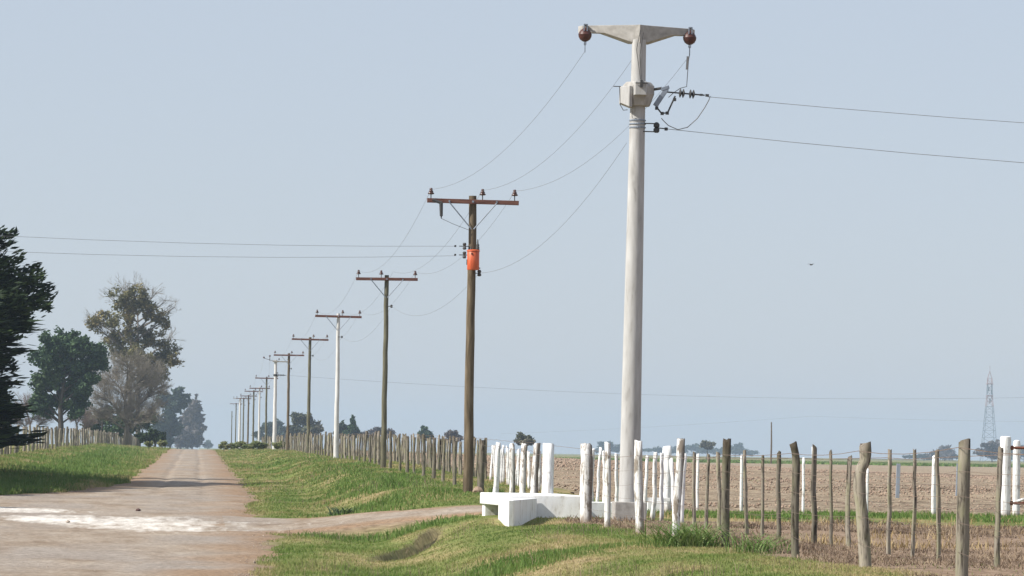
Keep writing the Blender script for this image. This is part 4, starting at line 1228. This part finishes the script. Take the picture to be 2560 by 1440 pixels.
# ------------------------------------------------------------------ trees
def tree(name, label, base, trunk, clumps, leaf, bark, n_leaf, leaf_size, seed, group=None, tr=.3, twig=6, droop=0.0, bare=False, twigs_per=14, aspect=.45, fill=.5, cat='tree', depth=.8):
    """trunk: list of (dx, dz); clumps: list of (dx, dz, rx, rz) as seen along the road, given depth by the seed"""
    g = random.Random(seed); gn = np.random.default_rng(seed)
    g0 = gz(*base)
    e = empty(name, (base[0], base[1], g0), label, cat, group)
    T = [Vector((0, 0, -.4))] + [Vector((dx, g.uniform(-.02, .02) * dz, dz)) for dx, dz in trunk]
    tk, tw = MB(), MB()
    rad = [tr * (1.15 if i == 0 else 1 - .75 * i / (len(T) - 1)) for i in range(len(T))]
    tk.tube(T, rad, 7)
    cen = []
    def curve3(a, b_, bow, n=5):
        m_ = (a + b_) / 2 + bow
        return [a * (1 - t) ** 2 + m_ * 2 * t * (1 - t) + b_ * t * t for t in np.linspace(0, 1, n)]
    zt = T[-1].z
    wsum = sum(c[2] * c[3] for c in clumps)
    for (dx, dz, rx_, rz_) in clumps:
        cy = g.uniform(-depth, depth) * rx_ * 1.3
        C = Vector((dx, cy, dz))
        za = max(.25 * zt, min(zt, dz - .5 * abs(dx) - rz_ * g.uniform(.6, 1.3)))
        # point on the trunk at that height
        A_ = T[-1]
        for i in range(len(T) - 1):
            if T[i].z <= za <= T[i + 1].z:
                A_ = T[i].lerp(T[i + 1], (za - T[i].z) / max(1e-6, T[i + 1].z - T[i].z)); break
        lr = tr * g.uniform(.28, .42)
        limb = curve3(A_, C, Vector((0, 0, (C - A_).length * g.uniform(-.05, .12))), 6)
        tk.tube(limb, [lr * (1 - .7 * i / 5) for i in range(6)], 5)
        for _ in range(twigs_per):
            st = limb[g.choice((2, 3, 4, 5))]
            v_ = Vector((g.gauss(0, 1), g.gauss(0, 1), g.gauss(0, 1))).normalized() * g.uniform(.45, 1) ** .5
            en = C + Vector((v_.x * rx_, v_.y * rx_ * depth, v_.z * rz_))
            if bare: en.z = max(en.z, st.z - .1 * rz_)
            br = curve3(st, en, Vector((0, 0, (en - st).length * .12)), 4)
            tk.tube(br, [lr * .28, lr * .22, lr * .15, lr * .06], 3, cap=False)
            k = int(n_leaf * (rx_ * rz_ / wsum) / twigs_per * g.uniform(.4, 1.6))
            if k > 0:
                t = gn.uniform(fill, 1.05, k)
                seg = np.array([[p.x, p.y, p.z] for p in br])
                i0 = np.clip((t * 3).astype(int), 0, 2); ft = (t * 3 - i0)[:, None]
                P = seg[i0] * (1 - ft) + seg[i0 + 1] * ft
                P += gn.normal(size=(k, 3)) * np.array([rx_, rx_, rz_]) * .17
                P[:, 2] -= droop * np.abs(gn.normal(size=k))
                cen.append(P)
            if twig:
                for _2 in range(twig):
                    s2 = br[g.choice((1, 2, 3))]
                    dv = (en - st).normalized() + Vector((g.gauss(0, .5), g.gauss(0, .5), g.gauss(.25, .45)))
                    L = (rx_ + rz_) * g.uniform(.18, .42)
                    e2_ = s2 + dv.normalized() * L
                    md = (s2 + e2_) / 2 + Vector((g.gauss(0, .06), g.gauss(0, .06), g.gauss(0, .06))) * L
                    tw.tube([s2, md, e2_], [lr * .1, lr * .07, lr * .035], 3, cap=False)
                    if bare:
                        for _3 in range(2):
                            e3 = md + (dv.normalized() + Vector((g.gauss(0, .6), g.gauss(0, .6), g.gauss(.2, .4)))).normalized() * L * .6
                            tw.tube([md, e3], [lr * .06, lr * .03], 3, cap=False)
    t_ob = tk.build('trunk', bark, e, smooth=True)
    if tw.v:
        q = tw.build('twigs', bark if not bare else leaf, e)
    if cen and not bare:
        cen = np.concatenate(cen)
        V, Fc = leafset(len(cen), cen, leaf_size, seed + 1, 0.2, aspect)
        link('crown', np_mesh('crown', V, Fc), leaf, e)
    elif tw.v:
        q.name = 'crown'
    return e

def tpx(d, xc, pts):
    """clumps given as picture measures at distance d -> metres beside and above the tree foot"""
    s = FPX / d
    X0 = survey_x(d, xc)
    g0 = gz(X0, d) - EYE
    out = []
    for p in pts:
        hor = 1118.5 + .0157 * (p[0] - 490)
        q = [(p[0] - xc) / s - .0157 * (hor - p[1]) / s, (hor - p[1]) / s - g0]
        out.append(tuple(q + [k / s for k in p[2:]]))
    return (X0, d), out

def ptree(name, label, d, xc, trunk, clumps, *a_, **k_):
    base, tk = tpx(d, xc, trunk)
    _, cl = tpx(d, xc, clumps)
    return tree(name, label, base, tk, cl, *a_, **k_)

# tall eucalyptus, thin towards the top
ptree('eucalyptus', 'tall open eucalyptus with thin bare top twigs on the left of the road', 560, 322,
      [(322, 1050), (325, 960), (328, 880), (325, 820), (322, 770)],
      [(310, 790, 40, 34), (262, 800, 30, 26), (234, 812, 20, 22), (345, 768, 36, 26), (385, 782, 28, 26), (300, 745, 34, 24), (345, 735, 26, 20),
       (278, 845, 34, 26), (340, 840, 34, 30), (385, 850, 36, 26), (422, 872, 30, 26), (440, 895, 18, 20), (400, 900, 34, 26), (352, 890, 36, 30), (415, 800, 20, 22),
       (300, 888, 28, 26), (375, 940, 34, 28), (410, 935, 20, 20)],
      'eucalyptus_leaf', 'bark', 13000, .46, 401, tr=.42, twig=9, twigs_per=14, aspect=.45, fill=.6)
ptree('bare_tree', 'bare twiggy top of a thin tree rising behind the tall eucalyptus', 575, 345,
      [(345, 1050), (345, 900), (343, 790)],
      [(300, 722, 30, 26), (330, 712, 24, 22), (360, 718, 22, 22), (272, 745, 20, 22), (415, 752, 22, 24), (435, 770, 12, 18), (390, 735, 18, 20), (432, 850, 22, 22), (225, 800, 18, 22)],
      'grey_twig', 'bark', 0, .3, 402, tr=.4, twig=7, twigs_per=9, bare=True)
ptree('round_tree', 'rounded dark green tree with forked trunk left of the eucalyptus', 480, 152,
      [(152, 1062), (150, 1020), (158, 960), (165, 900)],
      [(165, 848, 36, 28), (125, 862, 30, 28), (205, 868, 34, 26), (243, 882, 26, 24), (100, 905, 30, 28), (150, 905, 42, 34), (205, 915, 40, 32), (250, 912, 20, 24),
       (92, 955, 22, 26), (130, 955, 36, 28), (185, 965, 36, 28), (222, 955, 26, 26), (100, 1000, 24, 22), (172, 1010, 24, 18), (208, 995, 24, 22), (118, 1030, 18, 16), (85, 1015, 18, 20), (195, 1030, 18, 14), (140, 1000, 26, 22)],
      'evergreen_leaf', 'dark_bark', 27000, .46, 403, tr=.4, twig=0, twigs_per=14, aspect=.55, fill=.35)
ptree('bare_tree', 'big bare grey twiggy tree in front of the eucalyptus foot', 520, 312,
      [(318, 1070), (312, 1000), (318, 950)],
      [(318, 915, 46, 34), (270, 940, 38, 36), (365, 940, 38, 34), (250, 985, 34, 34), (300, 970, 46, 40), (355, 985, 44, 40), (395, 970, 24, 30), (240, 1030, 30, 26), (290, 1030, 40, 34), (345, 1040, 44, 34), (390, 1030, 26, 30)],
      'grey_twig', 'bark', 0, .3, 404, tr=.42, twig=20, twigs_per=28, bare=True)
ptree('thicket', 'dark evergreen scrub under the bare grey tree behind the left fence', 545, 255,
      [(255, 1080), (255, 1050)],
      [(225, 1052, 20, 22), (262, 1045, 28, 26), (300, 1062, 26, 20), (240, 1075, 30, 14), (330, 1055, 26, 24), (365, 1050, 24, 26), (282, 1080, 30, 12)],
      'evergreen_leaf', 'dark_bark', 7000, .6, 405, tr=.2, twig=0, twigs_per=10, fill=.2, cat='bush')
ptree('thicket', 'low near-black bush at the end of the left fence', 500, 388,
      [(388, 1100), (388, 1090)],
      [(372, 1088, 18, 14), (395, 1090, 18, 14), (405, 1098, 10, 8), (355, 1092, 14, 12)],
      'conifer_leaf', 'dark_bark', 4000, .5, 406, tr=.15, twig=0, twigs_per=10, fill=.1, cat='bush')
for k, (xc, pts) in enumerate([(75, [(62, 1015, 24, 30), (88, 1030, 22, 26), (110, 1050, 20, 18), (55, 1055, 26, 16)]), (192, [(185, 1045, 20, 18), (210, 1035, 20, 22), (222, 1058, 16, 14)])]):
    ptree('bare_bush', ['pinkish bare brushwood between the dark conifer and the rounded tree', 'bare brushwood right of the forked trunk of the rounded tree'][k], 505 + 10 * k, xc,
          [(xc, 1080), (xc, 1060)], pts, 'brown_twig', 'bark', 0, .3, 410 + k, tr=.3, twig=16, twigs_per=24, bare=True, cat='bush')
# hazy trees beyond the crest
ptree('far_tree', 'hazy dark crowned tree leaning out beyond the grey bare tree', 1300, 425,
      [(425, 1120), (428, 1060), (436, 1010)],
      [(448, 985, 22, 16), (436, 1010, 22, 20), (405, 1000, 16, 18), (462, 1005, 14, 14), (420, 1035, 20, 20), (472, 990, 6, 6), (400, 1060, 24, 26), (430, 1070, 24, 26), (415, 1100, 30, 16)],
      'blue_leaf', 'dark_bark', 7500, 1.4, 421, tr=.5, twig=0, twigs_per=9, fill=.3, group='trees beyond the crest')
ptree('far_tree', 'hazy mauve tree beside the end of the road, right end of the left tree group', 1700, 480,
      [(480, 1125), (480, 1080)],
      [(488, 1010, 14, 10), (478, 1022, 16, 14), (498, 1018, 10, 8), (470, 1050, 22, 22), (495, 1045, 16, 16), (460, 1080, 24, 22), (490, 1078, 20, 20), (508, 1070, 8, 8), (475, 1105, 28, 16), (500, 1100, 8, 14), (446, 1105, 18, 14), (490, 990, 4, 5)],
      'mauve_leaf', 'dark_bark', 8000, 1.8, 422, tr=.5, twig=0, twigs_per=9, fill=.3, group='trees beyond the crest')
ptree('far_tree', 'tiny pale tree on the horizon just right of the end of the road', 2600, 519, [(519, 1120), (519, 1112)], [(519, 1108, 7, 7), (514, 1114, 6, 5), (526, 1114, 5, 5)], 'blue_leaf', 'dark_bark', 900, 2.2, 423, tr=.5, twig=0, twigs_per=7, fill=.1)
# trees over the right-hand field
far = [
 ('far_tree', 'broad greenish-brown round tree behind the wooden poles', 1000, 765, [(765, 1100), (765, 1075)], [(745, 1047, 20, 14), (772, 1050, 24, 18), (795, 1068, 16, 16), (750, 1072, 26, 18), (778, 1080, 26, 14), (730, 1078, 14, 14)], 'dull_leaf', 5500, 1.1),
 ('far_tree', 'flat dark bluish tree group left of the broad round tree', 1500, 690, [(690, 1100), (690, 1080)], [(665, 1072, 18, 14), (690, 1065, 20, 14), (712, 1075, 16, 14), (650, 1088, 16, 12), (680, 1092, 24, 12), (710, 1092, 20, 12)], 'blue_leaf', 4500, 1.6),
 ('far_tree', 'pointed dark conifer between the nearest white pole and the slim mossy pole', 900, 882, [(882, 1095), (882, 1060)], [(882, 1052, 6, 10), (884, 1066, 12, 10), (880, 1080, 18, 12), (890, 1084, 14, 10)], 'evergreen_leaf', 3200, .9),
 ('far_tree', 'dark rounded tree left of the pointed conifer', 920, 858, [(858, 1098), (858, 1080)], [(856, 1070, 14, 12), (848, 1082, 14, 12), (866, 1084, 14, 12)], 'blue_leaf', 2500, 1.0),
 ('far_tree', 'pale bare treetops above the fence near the slim mossy pole', 1200, 955, [(955, 1100), (955, 1088)], [(930, 1082, 16, 10), (948, 1078, 18, 10), (975, 1084, 20, 10), (910, 1088, 14, 8)], 'mauve_leaf', 2600, 1.0),
 ('far_tree', 'small grey-green pointed tree above the old posts', 1000, 1062, [(1062, 1100), (1062, 1085)], [(1060, 1074, 7, 10), (1054, 1086, 12, 9), (1068, 1086, 12, 9), (1076, 1092, 8, 8)], 'evergreen_leaf', 2200, 1.0),
 ('far_tree', 'pale brownish tree just left of the pole with the transformer', 900, 1132, [(1132, 1110), (1132, 1095)], [(1125, 1088, 14, 10), (1142, 1092, 14, 12), (1130, 1100, 18, 10)], 'mauve_leaf', 2600, .9),
 ('far_tree', 'small round greyish tree alone above the white posts', 620, 1312, [(1312, 1124), (1312, 1105)], [(1305, 1092, 14, 11), (1322, 1094, 13, 11), (1298, 1102, 12, 9), (1314, 1106, 18, 9), (1330, 1104, 9, 8)], 'dull_leaf', 3000, .5),
 ('far_tree', 'blue hazy tree left of the concrete pole foot', 3300, 1515, [(1515, 1135), (1515, 1118)], [(1505, 1112, 14, 9), (1525, 1114, 15, 10), (1515, 1124, 30, 9), (1545, 1122, 14, 9)], 'blue_leaf', 2200, 3.0),
 ('far_tree', 'blue hazy tree row just right of the last white post', 3400, 1730, [(1730, 1138), (1730, 1122)], [(1700, 1122, 22, 10), (1735, 1118, 22, 10), (1765, 1124, 20, 10), (1670, 1126, 20, 8), (1640, 1127, 18, 8), (1600, 1129, 20, 6), (1795, 1128, 22, 8)], 'blue_leaf', 2600, 3.0),
 ('far_tree', 'small olive tree over the blue hazy tree row', 1300, 1768, [(1768, 1138), (1768, 1120)], [(1762, 1108, 12, 7), (1778, 1110, 12, 7), (1768, 1116, 16, 6)], 'dull_leaf', 1600, 1.1),
 ('far_tree', 'blue hazy round tree left of the thin black field pole', 3400, 1838, [(1838, 1140), (1838, 1124)], [(1828, 1122, 16, 10), (1850, 1118, 14, 10), (1845, 1128, 26, 9), (1810, 1128, 16, 8), (1885, 1133, 18, 6)], 'blue_leaf', 2200, 3.0),
 ('far_tree', 'round bluish-mauve tree left of the lattice tower', 2600, 2362, [(2362, 1148), (2362, 1135)], [(2345, 1130, 16, 10), (2368, 1124, 18, 10), (2382, 1134, 16, 10), (2330, 1138, 14, 8), (2360, 1140, 30, 8)], 'mauve_leaf', 2600, 2.4),
 ('far_tree', 'low bluish bush left of the round bluish-mauve tree', 2800, 2310, [(2310, 1148), (2310, 1142)], [(2305, 1140, 14, 6), (2322, 1142, 14, 6), (2275, 1143, 16, 4), (2410, 1142, 20, 6)], 'blue_leaf', 900, 2.6),
 ('far_tree', 'mauve tree at the foot of the lattice tower', 2100, 2480, [(2480, 1150), (2480, 1130)], [(2470, 1116, 20, 12), (2492, 1112, 18, 12), (2455, 1132, 22, 12), (2490, 1134, 28, 14), (2510, 1128, 16, 14)], 'mauve_leaf', 3200, 2.0),
 ('far_tree', 'bluish tree mass at the right edge behind the gate', 2800, 2560, [(2560, 1152), (2560, 1135)], [(2540, 1134, 22, 12), (2570, 1128, 24, 12), (2600, 1132, 26, 14), (2556, 1118, 8, 8), (2530, 1142, 24, 8)], 'blue_leaf', 2600, 2.6),
]
for k, (nm, lab, d, xc, tk, cl, lf_, nl, ls) in enumerate(far):
    ptree(nm, lab, d, xc, tk, cl, lf_, 'dark_bark', nl, ls, 500 + k, tr=.35, twig=0, twigs_per=8, fill=.1, group='far trees along the horizon')
# low shrubs on the crest beside the road and at the pole feet
shr = [(395, 560, 'yellow-green shrub patch beside the crest of the road', 14), (372, 640, 'green shrub clump under the far white pole on the crest', 26), (358, 700, 'dark green shrub under the stout white pole', 18), (400, 600, 'low green shrub left of the farthest thin white pole', 24)]
for k, (d, xp, lab, rpx) in enumerate(shr):
    ptree('shrub', lab, d, xp, [(xp, 1124), (xp, 1121)], [(xp - rpx * .7, 1115, rpx * .55, 7), (xp, 1111, rpx * .6, 8), (xp + rpx * .7, 1115, rpx * .55, 7)], 'shrub_leaf', 'dark_bark', 1500, .24, 560 + k, tr=.04, twig=0, twigs_per=9, fill=.1, cat='bush', group='shrubs on the crest')
for k, (d, xp, rp) in enumerate([(405, 405, 12), (380, 372, 10)]):
    ptree('shrub', ['small dark shrub at the left rim of the road crest', 'low shrub on the grass left of the road crest'][k], d, xp, [(xp, 1118), (xp, 1115)], [(xp - 5, 1108, rp * .6, 7), (xp + 5, 1109, rp * .6, 7)], 'shrub_leaf', 'dark_bark', 900, .22, 570 + k, tr=.04, twig=0, twigs_per=8, fill=.1, cat='bush', group='shrubs on the crest')

# big dark conifer reaching in from the left
def conifer(x, d, H, label, seed=9, wide=1.0):
    g = random.Random(seed); gn = np.random.default_rng(seed)
    g0 = gz(x, d)
    e = empty('conifer', (x, d, g0), label, 'tree', 'conifers at the left edge')
    MB().tube([(0, 0, -.4), (.05, 0, H * .35), (0, .05, H * .7), (0, 0, H)], [.38, .3, .18, .04], 9).build('trunk', 'dark_bark', e, smooth=True)
    tk = MB(); cen = []; ax = []
    nb = 560 if wide == 1 else 300
    for i in range(nb):
        z = 1.0 + (H - 1.3) * (i / nb) ** 1.05
        t = z / H
        # ragged outline: long and short tiers
        prof = np.interp(z * (11.0 if wide != 1 else 10.6) / H, [.8, 1.8, 2.8, 3.6, 4.4, 5.2, 5.8, 6.5, 7.5, 8.2, 9.0, 10, 11], [2.4, 2.9, 3.0, 2.7, 3.1, 2.7, 3.6, 4.1, 4.1, 3.0, 2.7, 1.8, .3]) * min(1, H / 9.5)
        L = prof * wide * (1 if wide == 1 else max(.2, 1.15 - .75 * t)) * g.uniform(.6, 1.08)
        a_ = i * 2.39996 + g.uniform(-.35, .35)
        up = np.interp(t, [0, .7, 1], [.05, .16, .5]) + g.uniform(-.1, .12)
        pts = []
        for j in range(5):
            s = j / 4
            pts.append(Vector((math.cos(a_) * L * s, math.sin(a_) * L * s, z + L * (up * s - .1 * s * s) - .25 * L * s * (1 - s))))
        tk.tube(pts, [.05, .04, .03, .02, .008], 4, cap=False)
        nk = int(300 * L / 3.5)
        tt = gn.uniform(.25, 1.03, nk)
        seg = np.array([list(p) for p in pts])
        i0 = np.clip((tt * 4).astype(int), 0, 3); ft = (tt * 4 - i0)[:, None]
        P = seg[i0] * (1 - ft) + seg[i0 + 1] * ft
        sw = (1.06 - tt) * .95 + .12
        side = np.array([-math.sin(a_), math.cos(a_), 0])
        P += side[None] * (gn.normal(size=nk) * sw * .5)[:, None]
        P += np.stack([gn.normal(size=nk) * .07, gn.normal(size=nk) * .07, gn.normal(size=nk) * .13], -1)
        cen.append(P)
        bd_ = seg[i0 + 1] - seg[i0]
        bd_ = bd_ / np.linalg.norm(bd_, axis=1)[:, None]
        sg = np.sign(gn.normal(size=nk))[:, None]
        ax.append(bd_ + side[None] * sg * .75 + gn.normal(size=(nk, 3)) * .3 + np.array([0, 0, .18]))
    tk.build('branches', 'dark_bark', e)
    cen = np.concatenate(cen)
    ax = np.concatenate(ax); ax /= np.linalg.norm(ax, axis=1)[:, None]
    w_ = gn.normal(size=ax.shape); w_ -= (w_ * ax).sum(1)[:, None] * ax; w_ /= np.linalg.norm(w_, axis=1)[:, None]
    sz = gn.uniform(.2, .46, len(cen))[:, None]
    V = np.stack([cen - ax * sz * .5, cen + w_ * sz * .13, cen + ax * sz * .5, cen - w_ * sz * .13], 1).reshape(-1, 3)
    Fc = np.arange(len(cen) * 4).reshape(-1, 4)
    link('crown', np_mesh('crown', V, Fc), 'conifer_leaf', e)
    return e
conifer(-10.2, 166, 9.9, 'huge dark conifer cut by the left edge, reaching over the fence')
random.seed(71)
proto = conifer(-10.7, 181, 10.6, 'smaller dark conifer directly behind the huge one at the left edge', 12, .72)
proto2 = conifer(-10.3, 156, 9.0, 'dark conifer mostly outside the left edge, just in front of the huge one', 10, .85)
conifer(-13.0, 112, 7.2, 'conifer left of the frame whose thin shadow lies behind the white chalk', 14, .5)
def copy_tree(src, x, d, sc, label):
    r = src.copy(); COL.objects.link(r)
    r.location = (x, d, gz(x, d)); wd = 1.15 if d > 165 else 2.3
    r.scale = (sc * wd, sc * wd, sc); r.rotation_euler = (0, 0, random.uniform(0, 6.28))
    r['label'] = label
    for ch in src.children:
        c = ch.copy(); COL.objects.link(c); c.parent = r
for k, d in enumerate((133, 137.5, 142, 146, 150.5, 161, 171.5)):
    sc = (.45, .55, .6, .68, .74, .98, .92)[k]
    copy_tree((proto, proto2)[k % 2], -11.0 + random.uniform(-.4, .4), d, sc,
              'dark conifer of the row just outside the left edge, shading the left verge')

# ------------------------------------------------------------------ far tower, field pole, bird
TD = 2200.0
ts = FPX / TD
tx = survey_x(TD, 2473, 15)
tg = gz(tx, TD)
tw = empty('lattice_tower', (tx, TD, tg), 'tall tapering lattice tower with a thin spire on the right horizon', 'tower')
tw.scale = (TD / 1500,) * 3
def half(z): return np.interp(z, [0, 12, 24, 30.5, 33.4], [2.85, 1.9, .95, .75, .0])
levels = [0, 3.2, 6.2, 9.0, 11.6, 14, 16.2, 18.3, 20.3, 22.2, 24, 26.2, 28.4, 30.5]
for band, (z0, z1, mat) in enumerate([(0, 14, 'tower_steel'), (14, 20.3, 'tower_steel'), (20.3, 24, 'tower_red'), (24, 28.4, 'tower_steel'), (28.4, 30.5, 'tower_red')]):
    mb = MB()
    lv = [z for z in levels if z0 <= z <= z1]
    for a_, b_ in zip(lv[:-1], lv[1:]):
        ha, hb = half(a_), half(b_)
        ca = [(-ha, -ha, a_), (ha, -ha, a_), (ha, ha, a_), (-ha, ha, a_)]
        cb = [(-hb, -hb, b_), (hb, -hb, b_), (hb, hb, b_), (-hb, hb, b_)]
        for i in range(4):
            mb.tube([ca[i], cb[i]], .085, 4)
            j = (i + 1) % 4
            if int(a_ * 10) % 2 == 0 or i % 2:
                mb.tube([ca[i], cb[j]], .055, 4)
            else:
                mb.tube([ca[j], cb[i]], .055, 4)
            mb.tube([cb[i], cb[j]], .05, 4)
    mb.build('lattice_section', mat, tw)
for zz in (24.2, 28.5):
    MB().box((0, 0, zz), (2.3, 2.3, .25)).build('platform', 'tower_red', tw)
mb = MB()
for sx in (-1, 1):
    for sy in (-1, 1):
        mb.tube([(sx * .75, sy * .75, 30.5), (0, 0, 33.2)], .06, 4)
mb.tube([(0, 0, 33), (0, 0, 35.2)], .06, 4)
mb.build('spire', 'tower_red', tw)
for ax_ in ((.5, -.9, 25.6), (-.5, -.9, 26.6), (.0, -.85, 22.4)):
    MB().box(ax_, (.35, .25, 1.6)).build('antenna', 'tower_steel', tw)

fp = MB().tube([(0, 0, -.4), (.05, 0, 3.5), (0, 0, 7.1)], [.16, .14, .1], 8).build('field_pole', 'wood_pole', None, loc=(survey_x(700, 1928, 3), 700, gz(survey_x(700, 1928, 3), 700)))
tag(fp, 'single thin dark pole standing far out in the field', 'pole')

bd = (19.3, 130.0)
be = empty('bird', (19.25, 130, EYE + 6.05), 'small dark bird flying in the empty sky on the right', 'bird', rz=R(35))
be.scale = (.45, .45, .45)
mb = MB()
mb.lathe([(.004, -.13), (.022, -.09), (.034, -.02), (.03, .05), (.02, .09), (.024, .115), (.015, .14), (.003, .165)], (0, 0, 0), 10, (1, .1, .15))
body = mb.build('body', 'bird_feather', be, smooth=True)
for s in (-1, 1):
    mb = MB()
    rows = [(.0, .05, -.05, .0), (.1, .06, -.05, .06), (.2, .035, -.06, .075), (.3, -.03, -.07, .05)]
    vs = []
    for (yy, fx_, bx_, zz) in rows:
        vs += [(fx_, s * (yy + .02), zz + .008), (bx_, s * (yy + .02), zz)]
    mb.add(vs, [(2 * i, 2 * i + 1, 2 * i + 3, 2 * i + 2) for i in range(3)])
    w_ = mb.build('wing', 'bird_feather', be)
    so = w_.modifiers.new('thick', 'SOLIDIFY'); so.thickness = .008
mb = MB().add([(-.1, -.015, 0), (-.1, .015, 0), (-.22, .045, -.02), (-.22, -.045, -.02), (-.1, -.015, .01), (-.1, .015, .01), (-.22, .045, -.012), (-.22, -.045, -.012)],
              [(3, 2, 1, 0), (4, 5, 6, 7), (0, 1, 5, 4), (1, 2, 6, 5), (2, 3, 7, 6), (3, 0, 4, 7)])
mb.build('tail', 'bird_feather', be)

# ------------------------------------------------------------------ haze
mz = bpy.data.materials.new('haze_air'); mz.use_nodes = True
nz = mz.node_tree.nodes; lz = mz.node_tree.links
nz.remove(nz['Principled BSDF'])
pv = nz.new('ShaderNodeVolumePrincipled')
pv.inputs['Color'].default_value = (.52, .66, .86, 1)
pv.inputs['Density'].default_value = 0.00016
pv.inputs['Anisotropy'].default_value = 0.1
lz.new(pv.outputs[0], nz['Material Output'].inputs['Volume'])
MATS['haze_air'] = mz
hz = MB().box((0, 3100, 27), (10400, 7000, 66)).build('haze', 'haze_air')
hz['kind'] = 'stuff'
hz['label'] = 'thin pale haze over the whole plain'
